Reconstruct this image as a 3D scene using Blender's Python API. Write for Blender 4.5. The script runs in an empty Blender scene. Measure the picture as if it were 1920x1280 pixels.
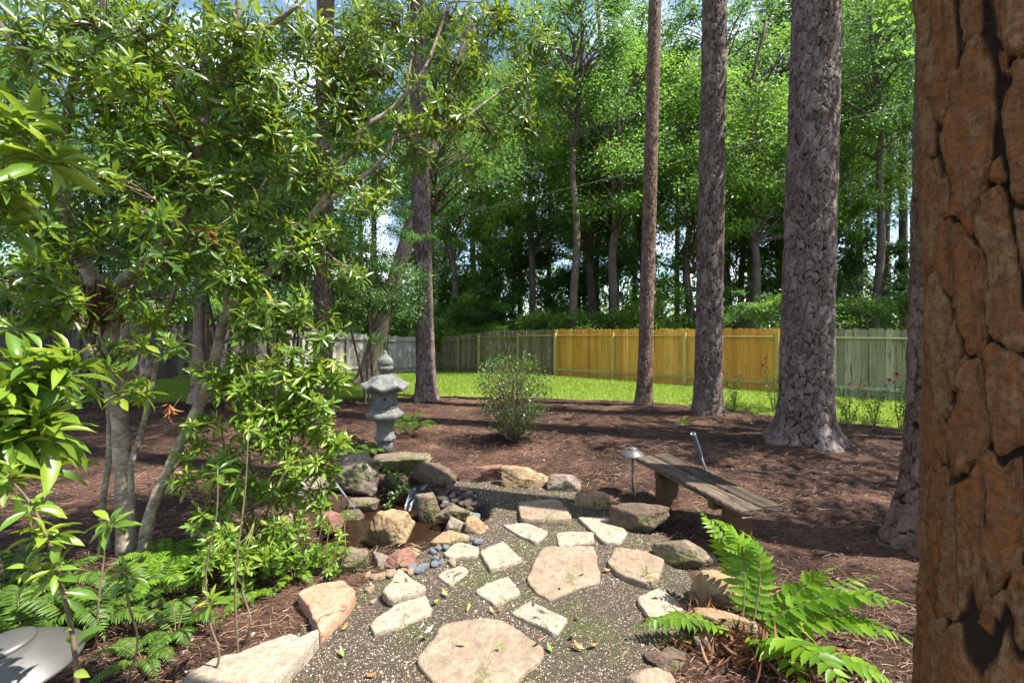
import bpy, math, random
import numpy as np
from mathutils import Vector, Matrix

scene = bpy.context.scene
col = scene.collection
random.seed(7)
rng = np.random.default_rng(11)

# ------------------------------------------------------------------ camera
FPX, CX, HY, CAMZ = 853.33, 960.0, 620.0, 1.6
cam_d = bpy.data.cameras.new('camera')
cam_d.sensor_width = 36.0
cam_d.lens = 16.0
cam_d.shift_y = -(640.0 - HY) / 1920.0
cam_d.clip_start = 0.05
cam_d.clip_end = 2000
cam = bpy.data.objects.new('camera', cam_d)
cam.location = (0, 0, CAMZ)
cam.rotation_euler = (math.radians(90), 0, 0)
col.objects.link(cam)
scene.camera = cam

# ------------------------------------------------------------------ sky and sun
SUN_EL = math.radians(60)
SUN_H = Vector((0.963, -0.27, 0)).normalized()
SUN = Vector((SUN_H.x * math.cos(SUN_EL), SUN_H.y * math.cos(SUN_EL), math.sin(SUN_EL)))
world = bpy.data.worlds.new('World')
scene.world = world
world.use_nodes = True
wn = world.node_tree
bg = wn.nodes['Background']
sky = wn.nodes.new('ShaderNodeTexSky')
sky.sky_type = 'NISHITA'
sky.sun_disc = False
sky.sun_elevation = SUN_EL
sky.sun_rotation = math.atan2(SUN_H.x, SUN_H.y)
sky.air_density = 1.0
sky.dust_density = 0.6
sky.ozone_density = 1.5
# scattered fair-weather clouds over the whole dome
wtc = wn.nodes.new('ShaderNodeTexCoord')
wmp = wn.nodes.new('ShaderNodeMapping')
wmp.inputs['Scale'].default_value = (1.6, 1.6, 3.2)
wno = wn.nodes.new('ShaderNodeTexNoise')
wno.inputs['Scale'].default_value = 1.7
wno.inputs['Detail'].default_value = 7
wno.inputs['Roughness'].default_value = 0.6
wra = wn.nodes.new('ShaderNodeValToRGB')
wra.color_ramp.elements[0].position = 0.50
wra.color_ramp.elements[1].position = 0.72
wmx = wn.nodes.new('ShaderNodeMixRGB')
wmx.inputs[2].default_value = (13.0, 13.3, 14.0, 1)
wn.links.new(wtc.outputs['Generated'], wmp.inputs['Vector'])
wn.links.new(wmp.outputs['Vector'], wno.inputs['Vector'])
wn.links.new(wno.outputs['Fac'], wra.inputs['Fac'])
wn.links.new(wra.outputs['Color'], wmx.inputs[0])
wn.links.new(sky.outputs['Color'], wmx.inputs[1])
wn.links.new(wmx.outputs['Color'], bg.inputs['Color'])
bg.inputs['Strength'].default_value = 0.1

sun_d = bpy.data.lights.new('sun', 'SUN')
sun_d.energy = 5.0
sun_d.angle = math.radians(0.5)
sun_d.color = (1.0, 0.95, 0.86)
sun_o = bpy.data.objects.new('sun', sun_d)
sun_o.rotation_euler = (-SUN).to_track_quat('-Z', 'Y').to_euler()
sun_o.location = (20, -10, 30)
col.objects.link(sun_o)

scene.view_settings.view_transform = 'Standard'
scene.view_settings.look = 'None'
scene.view_settings.exposure = 1.55
scene.view_settings.gamma = 1.0
scene.view_settings.use_curve_mapping = False
scene.render.engine = 'CYCLES'
cy = scene.cycles
cy.use_denoising = True
cy.use_adaptive_sampling = True
cy.adaptive_threshold = 0.04
cy.max_bounces = 5
cy.diffuse_bounces = 3
cy.glossy_bounces = 2
cy.transmission_bounces = 4
cy.transparent_max_bounces = 5
cy.caustics_reflective = False
cy.caustics_refractive = False


# ------------------------------------------------------------------ helpers
def W(px, py, D):
    """world point seen at photo pixel (px, py), D metres deep"""
    return Vector(((px - CX) / FPX * D, D, CAMZ - (py - HY) / FPX * D))


def G(px, py, z=0.0):
    D = FPX * (CAMZ - z) / (py - HY)
    return Vector(((px - CX) / FPX * D, D, z))


def sstep(a, b, x):
    t = np.clip((x - a) / (b - a), 0, 1)
    return t * t * (3 - 2 * t)


def _hash(ix, iy, iz):
    h = (ix.astype(np.int64) * 374761393 + iy.astype(np.int64) * 668265263 + iz.astype(np.int64) * 1274126177) & 0xffffffff
    h = ((h ^ (h >> 13)) * 1103515245) & 0xffffffff
    h = ((h ^ (h >> 16)) * 2246822519) & 0xffffffff
    return ((h ^ (h >> 15)) & 0xffffff) / float(0xffffff)


def vnoise(p):
    p = np.asarray(p, float)
    i = np.floor(p)
    f = p - i
    f = f * f * (3 - 2 * f)
    i = i.astype(np.int64)
    out = 0
    for dx in (0, 1):
        for dy in (0, 1):
            for dz in (0, 1):
                w = (f[:, 0] if dx else 1 - f[:, 0]) * (f[:, 1] if dy else 1 - f[:, 1]) * (f[:, 2] if dz else 1 - f[:, 2])
                out = out + w * _hash(i[:, 0] + dx, i[:, 1] + dy, i[:, 2] + dz)
    return out


def fbm(p, o=3):
    s, a, t = 0, 0.5, 0
    p = np.asarray(p, float)
    for k in range(o):
        s = s + a * vnoise(p * 2 ** k + 17.3 * k)
        t += a
        a *= 0.5
    return s / t


def voro(u, v, nu, seed=0):
    """2-D Voronoi, periodic in u with period nu: F1, F2, cell random"""
    iu, iv = np.floor(u).astype(np.int64), np.floor(v).astype(np.int64)
    f1 = np.full(u.shape, 9.0)
    f2 = np.full(u.shape, 9.0)
    cid = np.zeros(u.shape)
    s = np.full(u.shape, seed, dtype=np.int64)
    for du in (-1, 0, 1):
        for dv in (-1, 0, 1):
            cu, cv = iu + du, iv + dv
            cm = np.mod(cu, nu)
            px = cu + 0.1 + 0.8 * _hash(cm, cv, s)
            py = cv + 0.05 + 0.9 * _hash(cm, cv, s + 5)
            d = np.hypot(px - u, py - v)
            r = _hash(cm, cv, s + 9)
            near = d < f1
            f2 = np.where(near, f1, np.minimum(f2, d))
            cid = np.where(near, r, cid)
            f1 = np.where(near, d, f1)
    return f1, f2, cid


def mk_mesh(name, V, F, mat=None, smooth=False, attrs=None):
    me = bpy.data.meshes.new(name)
    V = np.ascontiguousarray(V, dtype=np.float32)
    if not isinstance(F, (list, tuple)):
        F = [F]
    F = [np.asarray(f, dtype=np.int32) for f in F if len(f)]
    loops = np.concatenate([f.ravel() for f in F])
    starts, o = [], 0
    for f in F:
        starts.append(o + np.arange(len(f), dtype=np.int32) * f.shape[1])
        o += f.size
    starts = np.concatenate(starts).astype(np.int32)
    me.vertices.add(len(V))
    me.vertices.foreach_set('co', V.ravel())
    me.loops.add(len(loops))
    me.loops.foreach_set('vertex_index', loops)
    me.polygons.add(len(starts))
    me.polygons.foreach_set('loop_start', starts)
    if smooth:
        me.polygons.foreach_set('use_smooth', np.ones(len(starts), dtype=bool))
    for k, a in (attrs or {}).items():
        at = me.attributes.new(k, 'FLOAT', 'POINT')
        at.data.foreach_set('value', np.ascontiguousarray(a, dtype=np.float32))
    me.update(calc_edges=True)
    if mat:
        me.materials.append(mat)
    return me


def ob(name, me, parent=None, loc=None, rot=None, scale=None, kind=None):
    o = bpy.data.objects.new(name, me)
    col.objects.link(o)
    if parent:
        o.parent = parent
    if loc is not None:
        o.location = loc
    if rot is not None:
        o.rotation_euler = rot
    if scale is not None:
        o.scale = scale
    if kind:
        o['kind'] = kind
    return o


def tag(o, label, cat, group=None):
    o['label'] = label
    o['category'] = cat
    if group:
        o['group'] = group
    return o


def thing(name, label, cat, loc=(0, 0, 0), rz=0, group=None):
    o = bpy.data.objects.new(name, None)
    o.empty_display_size = 0.1
    col.objects.link(o)
    o.location = loc
    o.rotation_euler = (0, 0, rz)
    return tag(o, label, cat, group)


def struct(name, me, loc=None):
    return ob(name, me, loc=loc, kind='structure')


def copy_tree(root, loc, rz=0, scale=(1, 1, 1), label=None, cat=None, group=None):
    r = root.copy()
    col.objects.link(r)
    r.location = loc
    r.rotation_euler = (0, 0, rz)
    r.scale = scale
    if label:
        r['label'] = label
    if group:
        r['group'] = group
    for ch in root.children:
        c = ch.copy()
        col.objects.link(c)
        c.parent = r
        for g in ch.children:
            d = g.copy()
            col.objects.link(d)
            d.parent = c
    return r


class Geo:
    """collects vertices and faces (as python lists) into one mesh"""

    def __init__(s):
        s.v, s.q, s.t, s.n = [], [], [], 0

    def add(s, V, Q=None, T=None):
        V = np.asarray(V, float).reshape(-1, 3)
        if Q is not None and len(Q):
            s.q.append(np.asarray(Q) + s.n)
        if T is not None and len(T):
            s.t.append(np.asarray(T) + s.n)
        s.v.append(V)
        s.n += len(V)

    def box(s, c, d, M=None):
        x, y, z = d[0] / 2, d[1] / 2, d[2] / 2
        V = np.array([(a, b, e) for a in (-x, x) for b in (-y, y) for e in (-z, z)])
        if M is not None:
            V = V @ np.array(M.to_3x3()).T
        s.add(V + np.array(c), [(0, 1, 3, 2), (4, 6, 7, 5), (0, 4, 5, 1), (2, 3, 7, 6), (0, 2, 6, 4), (1, 5, 7, 3)])

    def tube(s, pts, rad, n=8, cap=True):
        P = np.asarray([tuple(p) for p in pts], float)
        R = np.asarray(rad, float)
        m = len(P)
        T = np.gradient(P, axis=0)
        T /= np.linalg.norm(T, axis=1)[:, None] + 1e-9
        ref = np.array((0.31, 0.2, 0.93)) if abs(T[:, 2]).mean() < 0.85 else np.array((0.93, 0.3, 0.1))
        A = np.cross(T, ref)
        A /= np.linalg.norm(A, axis=1)[:, None] + 1e-9
        B = np.cross(T, A)
        th = np.linspace(0, 2 * math.pi, n, endpoint=False)
        V = P[:, None] + R[:, None, None] * (np.cos(th)[None, :, None] * A[:, None] + np.sin(th)[None, :, None] * B[:, None])
        i = np.arange(m - 1)[:, None] * n
        j = np.arange(n)[None]
        k = (j + 1) % n
        Q = np.stack([i + j, i + k, i + n + k, i + n + j], -1).reshape(-1, 4)
        Tt = None
        VV = V.reshape(-1, 3)
        if cap:
            VV = np.vstack([VV, P[0], P[-1]])
            a, b = m * n, m * n + 1
            jj = np.arange(n)
            kk = (jj + 1) % n
            Tt = np.vstack([np.stack([np.full(n, a), kk, jj], -1), np.stack([np.full(n, b), (m - 1) * n + jj, (m - 1) * n + kk], -1)])
        s.add(VV, Q, Tt)

    def lathe(s, prof, n=32, mod=None):
        """prof: (r, z) list from bottom to top"""
        P = np.asarray(prof, float)
        m = len(P)
        th = np.linspace(0, 2 * math.pi, n, endpoint=False)
        V = np.zeros((m, n, 3))
        rr = np.repeat(P[:, 0][:, None], n, 1)
        zz = np.repeat(P[:, 1][:, None], n, 1)
        if mod:
            rr, zz = mod(rr, zz, th[None, :] + 0 * rr)
        V[..., 0] = rr * np.cos(th)
        V[..., 1] = rr * np.sin(th)
        V[..., 2] = zz
        i = np.arange(m - 1)[:, None] * n
        j = np.arange(n)[None]
        k = (j + 1) % n
        Q = np.stack([i + j, i + k, i + n + k, i + n + j], -1).reshape(-1, 4)
        VV = V.reshape(-1, 3)
        VV = np.vstack([VV, V[0].mean(0), V[-1].mean(0)])
        jj = np.arange(n)
        kk = (jj + 1) % n
        Tt = np.vstack([np.stack([np.full(n, m * n), kk, jj], -1), np.stack([np.full(n, m * n + 1), (m - 1) * n + jj, (m - 1) * n + kk], -1)])
        s.add(VV, Q, Tt)

    def mesh(s, name, mat, smooth=False, attrs=None):
        F = []
        if s.q:
            F.append(np.vstack(s.q))
        if s.t:
            F.append(np.vstack(s.t))
        return mk_mesh(name, np.vstack(s.v), F, mat, smooth, attrs)


def crom(pts, k=6):
    """Catmull-Rom resample of (x, y, z, r) rows"""
    P = np.asarray(pts, float)
    P = np.vstack([2 * P[0] - P[1], P, 2 * P[-1] - P[-2]])
    out = []
    for i in range(1, len(P) - 2):
        a, b, c, d = P[i - 1], P[i], P[i + 1], P[i + 2]
        for t in np.linspace(0, 1, k, endpoint=False):
            out.append(0.5 * (2 * b + (c - a) * t + (2 * a - 5 * b + 4 * c - d) * t * t + (3 * b - a - 3 * c + d) * t ** 3))
    out.append(P[-2])
    return np.array(out)


# ------------------------------------------------------------------ materials
def new_mat(name):
    m = bpy.data.materials.new(name)
    m.use_nodes = True
    nt = m.node_tree
    nt.nodes.clear()
    return m, nt


def nd(nt, t, inp=None, **props):
    n = nt.nodes.new(t)
    for k, v in props.items():
        setattr(n, k, v)
    for k, v in (inp or {}).items():
        s = n.inputs[k]
        if isinstance(v, bpy.types.NodeSocket):
            nt.links.new(v, s)
        else:
            if isinstance(v, tuple) and len(v) == 3 and s.type == 'RGBA':
                v = (*v, 1)
            s.default_value = v
    return n


def ramp(nt, fac, stops, interp='LINEAR'):
    r = nd(nt, 'ShaderNodeValToRGB', {'Fac': fac})
    r.color_ramp.interpolation = interp
    e = r.color_ramp.elements
    while len(e) > 1:
        e.remove(e[0])
    e[0].position = stops[0][0]
    e[0].color = (*stops[0][1], 1) if not isinstance(stops[0][1], (int, float)) else (stops[0][1],) * 3 + (1,)
    for p, c in stops[1:]:
        x = e.new(p)
        x.color = (*c, 1) if not isinstance(c, (int, float)) else (c, c, c, 1)
    return r.outputs['Color']


def noise(nt, vec, scale, detail=4, rough=0.55, dist=0.0):
    return nd(nt, 'ShaderNodeTexNoise', {'Vector': vec, 'Scale': scale, 'Detail': detail, 'Roughness': rough, 'Distortion': dist}).outputs['Fac']


def mixc(nt, f, a, b, mode='MIX'):
    n = nd(nt, 'ShaderNodeMixRGB', {0: f, 1: a, 2: b}, blend_type=mode)
    return n.outputs[0]


def math_(nt, op, a, b=0.0, clamp=False):
    n = nd(nt, 'ShaderNodeMath', {0: a, 1: b}, operation=op)
    n.use_clamp = clamp
    return n.outputs[0]


def finish(m, nt, color, rough=0.8, bump=None, bstr=0.3, bdist=0.01, spec=0.3, **kw):
    b = nd(nt, 'ShaderNodeBsdfPrincipled', {'Base Color': color, 'Roughness': rough, 'Specular IOR Level': spec})
    for k, v in kw.items():
        s = b.inputs[k.replace('_', ' ')]
        if isinstance(v, bpy.types.NodeSocket):
            nt.links.new(v, s)
        else:
            s.default_value = v
    if bump is not None:
        bn = nd(nt, 'ShaderNodeBump', {'Height': bump, 'Strength': bstr, 'Distance': bdist})
        nt.links.new(bn.outputs[0], b.inputs['Normal'])
    o = nd(nt, 'ShaderNodeOutputMaterial')
    nt.links.new(b.outputs[0], o.inputs['Surface'])
    return m


def objco(nt, scale=(1, 1, 1)):
    t = nd(nt, 'ShaderNodeTexCoord')
    if scale == (1, 1, 1):
        return t.outputs['Object']
    return nd(nt, 'ShaderNodeMapping', {'Vector': t.outputs['Object'], 'Scale': scale}).outputs[0]


def attr(nt, name):
    return nd(nt, 'ShaderNodeAttribute', attribute_name=name).outputs['Fac']


def orand(nt):
    return nd(nt, 'ShaderNodeObjectInfo').outputs['Random']


def leaf_mat(name, stops, trans=(0.3, 0.45, 0.04), tf=0.35, rough=0.38, spec=0.5):
    m, nt = new_mat(name)
    r = attr(nt, 'rnd')
    c = ramp(nt, r, stops)
    b = nd(nt, 'ShaderNodeBsdfPrincipled', {'Base Color': c, 'Roughness': rough, 'Specular IOR Level': spec})
    tc = mixc(nt, 0.5, c, trans)
    t = nd(nt, 'ShaderNodeBsdfTranslucent', {'Color': tc})
    mx = nd(nt, 'ShaderNodeMixShader', {0: tf, 1: b.outputs[0], 2: t.outputs[0]})
    o = nd(nt, 'ShaderNodeOutputMaterial', {'Surface': mx.outputs[0]})
    return m


def bark_mat(name, plates, crack, bs=60, rough=0.9, flake=(0.34, 0.27, 0.2), fa=0.35, bd=0.012, edge=(0.2, 0.75), rim=None, mot=0.28, fe=(0.45, 0.68)):
    m, nt = new_mat(name)
    co = objco(nt)
    cell = attr(nt, 'cell')
    cr = attr(nt, 'crack')
    n1 = noise(nt, co, bs * 0.22, 6, 0.65, 0.4)
    n2 = noise(nt, co, bs, 5, 0.65)
    n3 = noise(nt, nd(nt, 'ShaderNodeMapping', {'Vector': co, 'Scale': (1, 1, 0.35)}).outputs[0], bs * 2.6, 4, 0.7)
    f = math_(nt, 'ADD', math_(nt, 'MULTIPLY', cell, 0.62), math_(nt, 'ADD', math_(nt, 'MULTIPLY', n1, mot), math_(nt, 'MULTIPLY', n3, 0.16)))
    c = ramp(nt, f, plates)
    c = mixc(nt, math_(nt, 'MULTIPLY', ramp(nt, n2, [(fe[0], 0.0), (fe[1], 1.0)]), fa), c, flake)
    c = mixc(nt, math_(nt, 'MULTIPLY', ramp(nt, n3, [(0.30, 1.0), (0.45, 0.0)]), 0.6), c, tuple(x * 0.5 for x in plates[0][1]))
    c = mixc(nt, ramp(nt, attr(nt, 'flake'), [(0.0, 0.55), (0.5, 0.0)]), c, crack)
    if rim:
        c = mixc(nt, math_(nt, 'MULTIPLY', ramp(nt, cr, [(0.45, 0.0), (0.6, 1.0), (0.8, 0.0)]), 0.55), c, rim)
    c = mixc(nt, ramp(nt, cr, [(edge[0], 0.0), (edge[1], 1.0)]), crack, c)
    h = math_(nt, 'ADD', math_(nt, 'MULTIPLY', n1, 1.4), math_(nt, 'ADD', n2, math_(nt, 'MULTIPLY', n3, 0.5)))
    return finish(m, nt, c, rough, h, 0.9, bd, 0.15)


def stone_mat(name, c1, c2, c3, moss=0.0, mosscol=(0.07, 0.09, 0.015), sc=6, spec=0.25, crk=1.0):
    m, nt = new_mat(name)
    co = objco(nt)
    n1 = noise(nt, co, sc, 6, 0.6, 0.3)
    n2 = noise(nt, co, sc * 7, 5, 0.65)
    n3 = noise(nt, co, sc * 30, 3, 0.6)
    c = ramp(nt, n1, [(0.28, c1), (0.5, c2), (0.72, c3)])
    c = mixc(nt, math_(nt, 'MULTIPLY', ramp(nt, n2, [(0.4, 0.0), (0.65, 1.0)]), 0.5), c, tuple(x * 0.55 for x in c1))
    dirt = ramp(nt, noise(nt, co, sc * 1.7, 6, 0.75, 0.6), [(0.52, 0.0), (0.72, 1.0)])
    c = mixc(nt, math_(nt, 'MULTIPLY', dirt, 0.5), c, tuple(x * 0.5 + 0.01 for x in c1))
    c = mixc(nt, math_(nt, 'MULTIPLY', ramp(nt, n3, [(0.6, 0.0), (0.7, 1.0)]), 0.35), c, (0.05, 0.045, 0.04))
    if moss:
        mm = ramp(nt, noise(nt, co, sc * 0.6, 5, 0.7), [(0.62 - moss * 0.3, 0.0), (0.72 - moss * 0.3, 1.0)])
        mm = math_(nt, 'MULTIPLY', mm, ramp(nt, n2, [(0.3, 0.35), (0.55, 1.0)]))
        c = mixc(nt, math_(nt, 'MULTIPLY', mm, 0.85), c, mosscol)
    wc = nd(nt, 'ShaderNodeVectorMath', {0: co, 1: nd(nt, 'ShaderNodeVectorMath', {0: nd(nt, 'ShaderNodeTexNoise', {'Vector': co, 'Scale': sc * 2.0}).outputs['Color'], 1: (0.22, 0.22, 0.22)}, operation='MULTIPLY').outputs[0]}, operation='ADD').outputs[0]
    vc = nd(nt, 'ShaderNodeTexVoronoi', {'Vector': wc, 'Scale': sc * 1.1}, feature='DISTANCE_TO_EDGE')
    ck = math_(nt, 'MULTIPLY', ramp(nt, vc.outputs['Distance'], [(0.0, 1.0), (0.022, 0.0)]), ramp(nt, noise(nt, co, sc * 0.8, 2), [(0.48, 0.0), (0.58, 1.0)]))
    c = mixc(nt, math_(nt, 'MULTIPLY', ck, 0.75 * crk), c, tuple(x * 0.25 for x in c1))
    h = math_(nt, 'ADD', math_(nt, 'MULTIPLY', n1, 1.5), math_(nt, 'ADD', n2, math_(nt, 'MULTIPLY', n3, 0.35)))
    h = math_(nt, 'SUBTRACT', h, math_(nt, 'MULTIPLY', ck, 0.8 * crk))
    return finish(m, nt, c, 0.88, h, 0.85, 0.014, spec)


def wood_mat(name, stops, streak=None, knots=0.0, rough=0.8, axis='Z', gs=1.0):
    """board material: random tone per board, grain along the board's length"""
    m, nt = new_mat(name)
    sc = {'Z': (28 * gs, 28 * gs, 1.3 * gs), 'X': (1.3 * gs, 28 * gs, 28 * gs)}[axis]
    oi = nd(nt, 'ShaderNodeObjectInfo')
    tc = nd(nt, 'ShaderNodeTexCoord')
    shift = nd(nt, 'ShaderNodeVectorMath', {0: tc.outputs['Object'], 1: nd(nt, 'ShaderNodeCombineXYZ', {0: math_(nt, 'MULTIPLY', oi.outputs['Random'], 37.0), 1: 0.0, 2: math_(nt, 'MULTIPLY', oi.outputs['Random'], 91.0)}).outputs[0]}, operation='ADD').outputs[0]
    gv = nd(nt, 'ShaderNodeMapping', {'Vector': shift, 'Scale': sc}).outputs[0]
    n1 = noise(nt, gv, 1.0, 6, 0.65, 0.6)
    n2 = noise(nt, shift, 3.0, 3)
    f = math_(nt, 'ADD', math_(nt, 'MULTIPLY', oi.outputs['Random'], 0.6), math_(nt, 'ADD', math_(nt, 'MULTIPLY', n1, 0.35), math_(nt, 'MULTIPLY', n2, 0.2)))
    c = ramp(nt, f, stops)
    c = mixc(nt, math_(nt, 'MULTIPLY', ramp(nt, n1, [(0.5, 0.0), (0.66, 1.0)]), 0.5), c, tuple(x * 0.45 for x in stops[0][1]))
    if streak:
        sv = nd(nt, 'ShaderNodeMapping', {'Vector': shift, 'Scale': (sc[0] * 0.8, sc[1] * 0.8, sc[2] * 1.8)}).outputs[0]
        s = noise(nt, sv, 1.0, 5, 0.7)
        c = mixc(nt, ramp(nt, s, [(streak[1], 0.0), (streak[1] + 0.08, 1.0)]), c, streak[0])
        if len(streak) > 2:
            s2 = noise(nt, nd(nt, 'ShaderNodeMapping', {'Vector': sv, 'Location': (7, 3, 5)}).outputs[0], 1.3, 5, 0.7)
            c = mixc(nt, ramp(nt, s2, [(streak[3], 0.0), (streak[3] + 0.07, 1.0)]), c, streak[2])
    if knots:
        v = nd(nt, 'ShaderNodeTexVoronoi', {'Vector': nd(nt, 'ShaderNodeMapping', {'Vector': shift, 'Scale': (1, 1, 0.45)}).outputs[0], 'Scale': 9.0})
        k = ramp(nt, v.outputs['Distance'], [(0.06, 1.0), (0.13, 0.0)])
        c = mixc(nt, math_(nt, 'MULTIPLY', k, knots), c, tuple(x * 0.3 for x in stops[0][1]))
    return finish(m, nt, c, rough, n1, 0.35, 0.004, 0.25)


def plain(name, c, rough=0.6, spec=0.4, var=0.15, sc=20, **kw):
    m, nt = new_mat(name)
    n = noise(nt, objco(nt), sc, 5, 0.6)
    cc = ramp(nt, n, [(0.3, tuple(x * (1 - var) for x in c)), (0.7, tuple(min(1, x * (1 + var)) for x in c))])
    return finish(m, nt, cc, rough, n, 0.15, 0.004, spec, **kw)


# leaf templates: x along the leaf (0..1), y half widths, z bend; unit length and width
def leaf_tpl(droop=0.12, fold=0.12, wide=0.55, seg=3):
    xs = np.linspace(0, 1, seg + 2)
    V, T, Q = [(0, 0, 0)], [], []
    for x in xs[1:-1]:
        w = math.sin(math.pi * x ** (0.7 if wide < 0.5 else 1.25)) ** 0.9 * 0.5
        z = -droop * x * x
        V += [(x, w, z + fold * w), (x, 0, z), (x, -w, z + fold * w)]
    V.append((1, 0, -droop * 1.1))
    for i in range(seg - 1):
        a = 1 + 3 * i
        Q += [(a, a + 3, a + 4, a + 1), (a + 1, a + 4, a + 5, a + 2)]
    T += [(0, 1, 2), (0, 2, 3)]
    e = len(V) - 1
    a = e - 3
    T += [(a, e, a + 1), (a + 1, e, a + 2)]
    return np.array(V, float), np.array(Q).reshape(-1, 4), np.array(T)


TPL_RHOMB = (np.array([(0, 0, 0), (0.5, 0.5, 0.06), (1, 0, -0.12), (0.5, -0.5, 0.06)]), np.zeros((0, 4), int), np.array([(0, 1, 2), (0, 2, 3)]))
TPL_LANCE = leaf_tpl()
TPL_LANCE2 = leaf_tpl(0.3, 0.2, 0.6, 4)
TPL_OBLONG = leaf_tpl(0.2, 0.25, 0.4)


def unit(a):
    return a / (np.linalg.norm(a, axis=-1, keepdims=True) + 1e-9)


class Leaves:
    """a set of leaves: base point, axis, normal, length, width, tone"""

    def __init__(s):
        s.a = []

    def add(s, P, A, N, L, Wd, R):
        P = np.atleast_2d(P)
        n = len(P)
        A = unit(np.broadcast_to(A, (n, 3)))
        N = np.broadcast_to(N, (n, 3))
        S = unit(np.cross(N, A))
        N = np.cross(A, S)
        s.a.append(np.hstack([P, A, S, N, np.broadcast_to(L, n)[:, None], np.broadcast_to(Wd, n)[:, None], np.broadcast_to(R, n)[:, None]]))

    def arr(s):
        return np.vstack(s.a) if s.a else np.zeros((0, 15))


def leaves_mesh(name, X, tpl, mat):
    V, Q, T = tpl
    k = len(V)
    P, A, S, N = X[:, 0:3], X[:, 3:6], X[:, 6:9], X[:, 9:12]
    L, Wd, R = X[:, 12:13], X[:, 13:14], X[:, 14]
    VV = P[:, None] + V[None, :, 0:1] * (A * L)[:, None] + V[None, :, 1:2] * (S * Wd)[:, None] + V[None, :, 2:3] * (N * L)[:, None]
    off = (np.arange(len(X)) * k)[:, None, None]
    F = []
    if len(Q):
        F.append((Q[None] + off).reshape(-1, 4))
    if len(T):
        F.append((T[None] + off).reshape(-1, 3))
    return mk_mesh(name, VV.reshape(-1, 3), F, mat, True, {'rnd': np.repeat(R, k)})


def leaf_objects(X, tpl, mats_key, mat, parent, name='leaf', limit=300, base=Vector((0, 0, 0)), minpx=10):
    """the leaves that show largest become objects; returns the rest"""
    C = X[:, 0:3] + X[:, 3:6] * X[:, 12:13] * 0.5
    D = np.maximum(C[:, 1], 0.05)
    px = C[:, 0] / D * FPX + CX
    py = HY - (C[:, 2] - CAMZ) / D * FPX
    vis = (px > -10) & (px < 1930) & (py > -10) & (py < 1290) & (C[:, 1] > 0.3)
    size = np.where(vis, X[:, 12] / D * FPX, 0)
    order = np.argsort(-size)
    pick = order[:limit]
    pick = pick[size[pick] >= minpx]
    V, Q, T = tpl
    metas = []
    for k in range(6):
        F = ([Q] if len(Q) else []) + [T]
        metas.append(mk_mesh('leaf_blade', V, F, mat, True, {'rnd': np.full(len(V), (k + 0.5) / 6)}))
    for i in pick:
        x = X[i]
        A, S, N = x[3:6] * x[12], x[6:9] * x[13], x[9:12] * x[12]
        p = x[0:3] - np.array(base)
        M = Matrix(((A[0], S[0], N[0], p[0]), (A[1], S[1], N[1], p[1]), (A[2], S[2], N[2], p[2]), (0, 0, 0, 1)))
        o = bpy.data.objects.new(name, metas[min(5, int(x[14] * 6))])
        col.objects.link(o)
        o.parent = parent
        o.matrix_basis = M
    rest = np.ones(len(X), bool)
    rest[pick] = False
    R = X[rest].copy()
    R[:, 0:3] -= np.array(base)
    return R


def whorls(LS, P, up, n, L, ratio, amin=40, amax=100, jit=0.25, seed=None):
    """whorls of leaves round shoot tips P (m,3) with shoot axes up (m,3)"""
    r = rng
    m = len(P)
    up = unit(up)
    ref = np.where(np.abs(up[:, 2:3]) > 0.9, np.array([[1.0, 0, 0]]), np.array([[0, 0, 1.0]]))
    e1 = unit(np.cross(up, ref))
    e2 = np.cross(up, e1)
    tone = r.random(m)
    sz = r.uniform(0.68, 1.18, m)
    tilt0 = r.normal(0, 10, m)
    for k in range(n):
        ph = (k * 2.39996 + r.random(m) * 0.7)[:, None]
        t = k / max(1, n - 1)
        an = np.radians(amin + (amax - amin) * (1 - t) + tilt0 + r.normal(0, 13, m))[:, None]
        rad = np.cos(ph) * e1 + np.sin(ph) * e2
        A = np.cos(an) * up + np.sin(an) * rad
        N = np.sin(an) * up - np.cos(an) * rad + r.normal(0, 0.25, (m, 3))
        ll = sz * L * (1 + r.normal(0, jit * 0.8, m)) * (0.65 + 0.35 * (1 - t) + 0.1)
        ll = np.clip(ll, L * 0.4, L * 1.5)
        base = P - up * (L * 0.55 * (1 - t))
        kp = r.random(m) > 0.13
        if m == 1 or kp.sum() == 0:
            kp[:] = True
        base, A, N, ll, tn = base[kp], A[kp], N[kp], ll[kp], tone[kp]
        LS.add(base, A, N, ll, ll * ratio * (1 + r.normal(0, 0.15, len(ll))), np.clip(0.55 * tn + 0.45 * r.random(len(ll)) * 0.9 + 0.1 * t, 0, 1))

# ------------------------------------------------------------------ terrain
POND_C = np.array((-1.02, 3.93))
POND_R = np.array((0.72, 0.56))
WATER_Z = -0.10
MOUNDS = [(4.25, 6.45, 0.9, 0.07), (3.62, 8.45, 0.7, 0.09), (2.79, 9.65, 0.5, 0.06), (-1.97, 10.35, 0.6, 0.05), (3.13, 3.3, 0.5, 0.05), (0.0, 6.75, 0.45, 0.09), (1.24, 1.05, 0.35, 0.04)]


def gz(x, y):
    x, y = np.asarray(x, float), np.asarray(y, float)
    z = -0.36 * np.exp(-((x + 4.6) ** 2 + (y - 22.0) ** 2) / (2 * 3.3 ** 2))
    for mx, my, s, h in MOUNDS:
        z = z + h * np.exp(-((x - mx) ** 2 + (y - my) ** 2) / (2 * (s * 0.6) ** 2))
    return z


def pond_dip(x, y):
    q = np.hypot((x - POND_C[0]) / POND_R[0], (y - POND_C[1]) / POND_R[1])
    ang = np.arctan2(y - POND_C[1], x - POND_C[0])
    q = q / (1 + 0.10 * np.sin(3 * ang + 1) + 0.06 * np.sin(5 * ang))
    return -0.45 * (1 - sstep(0.80, 1.08, q))


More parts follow.
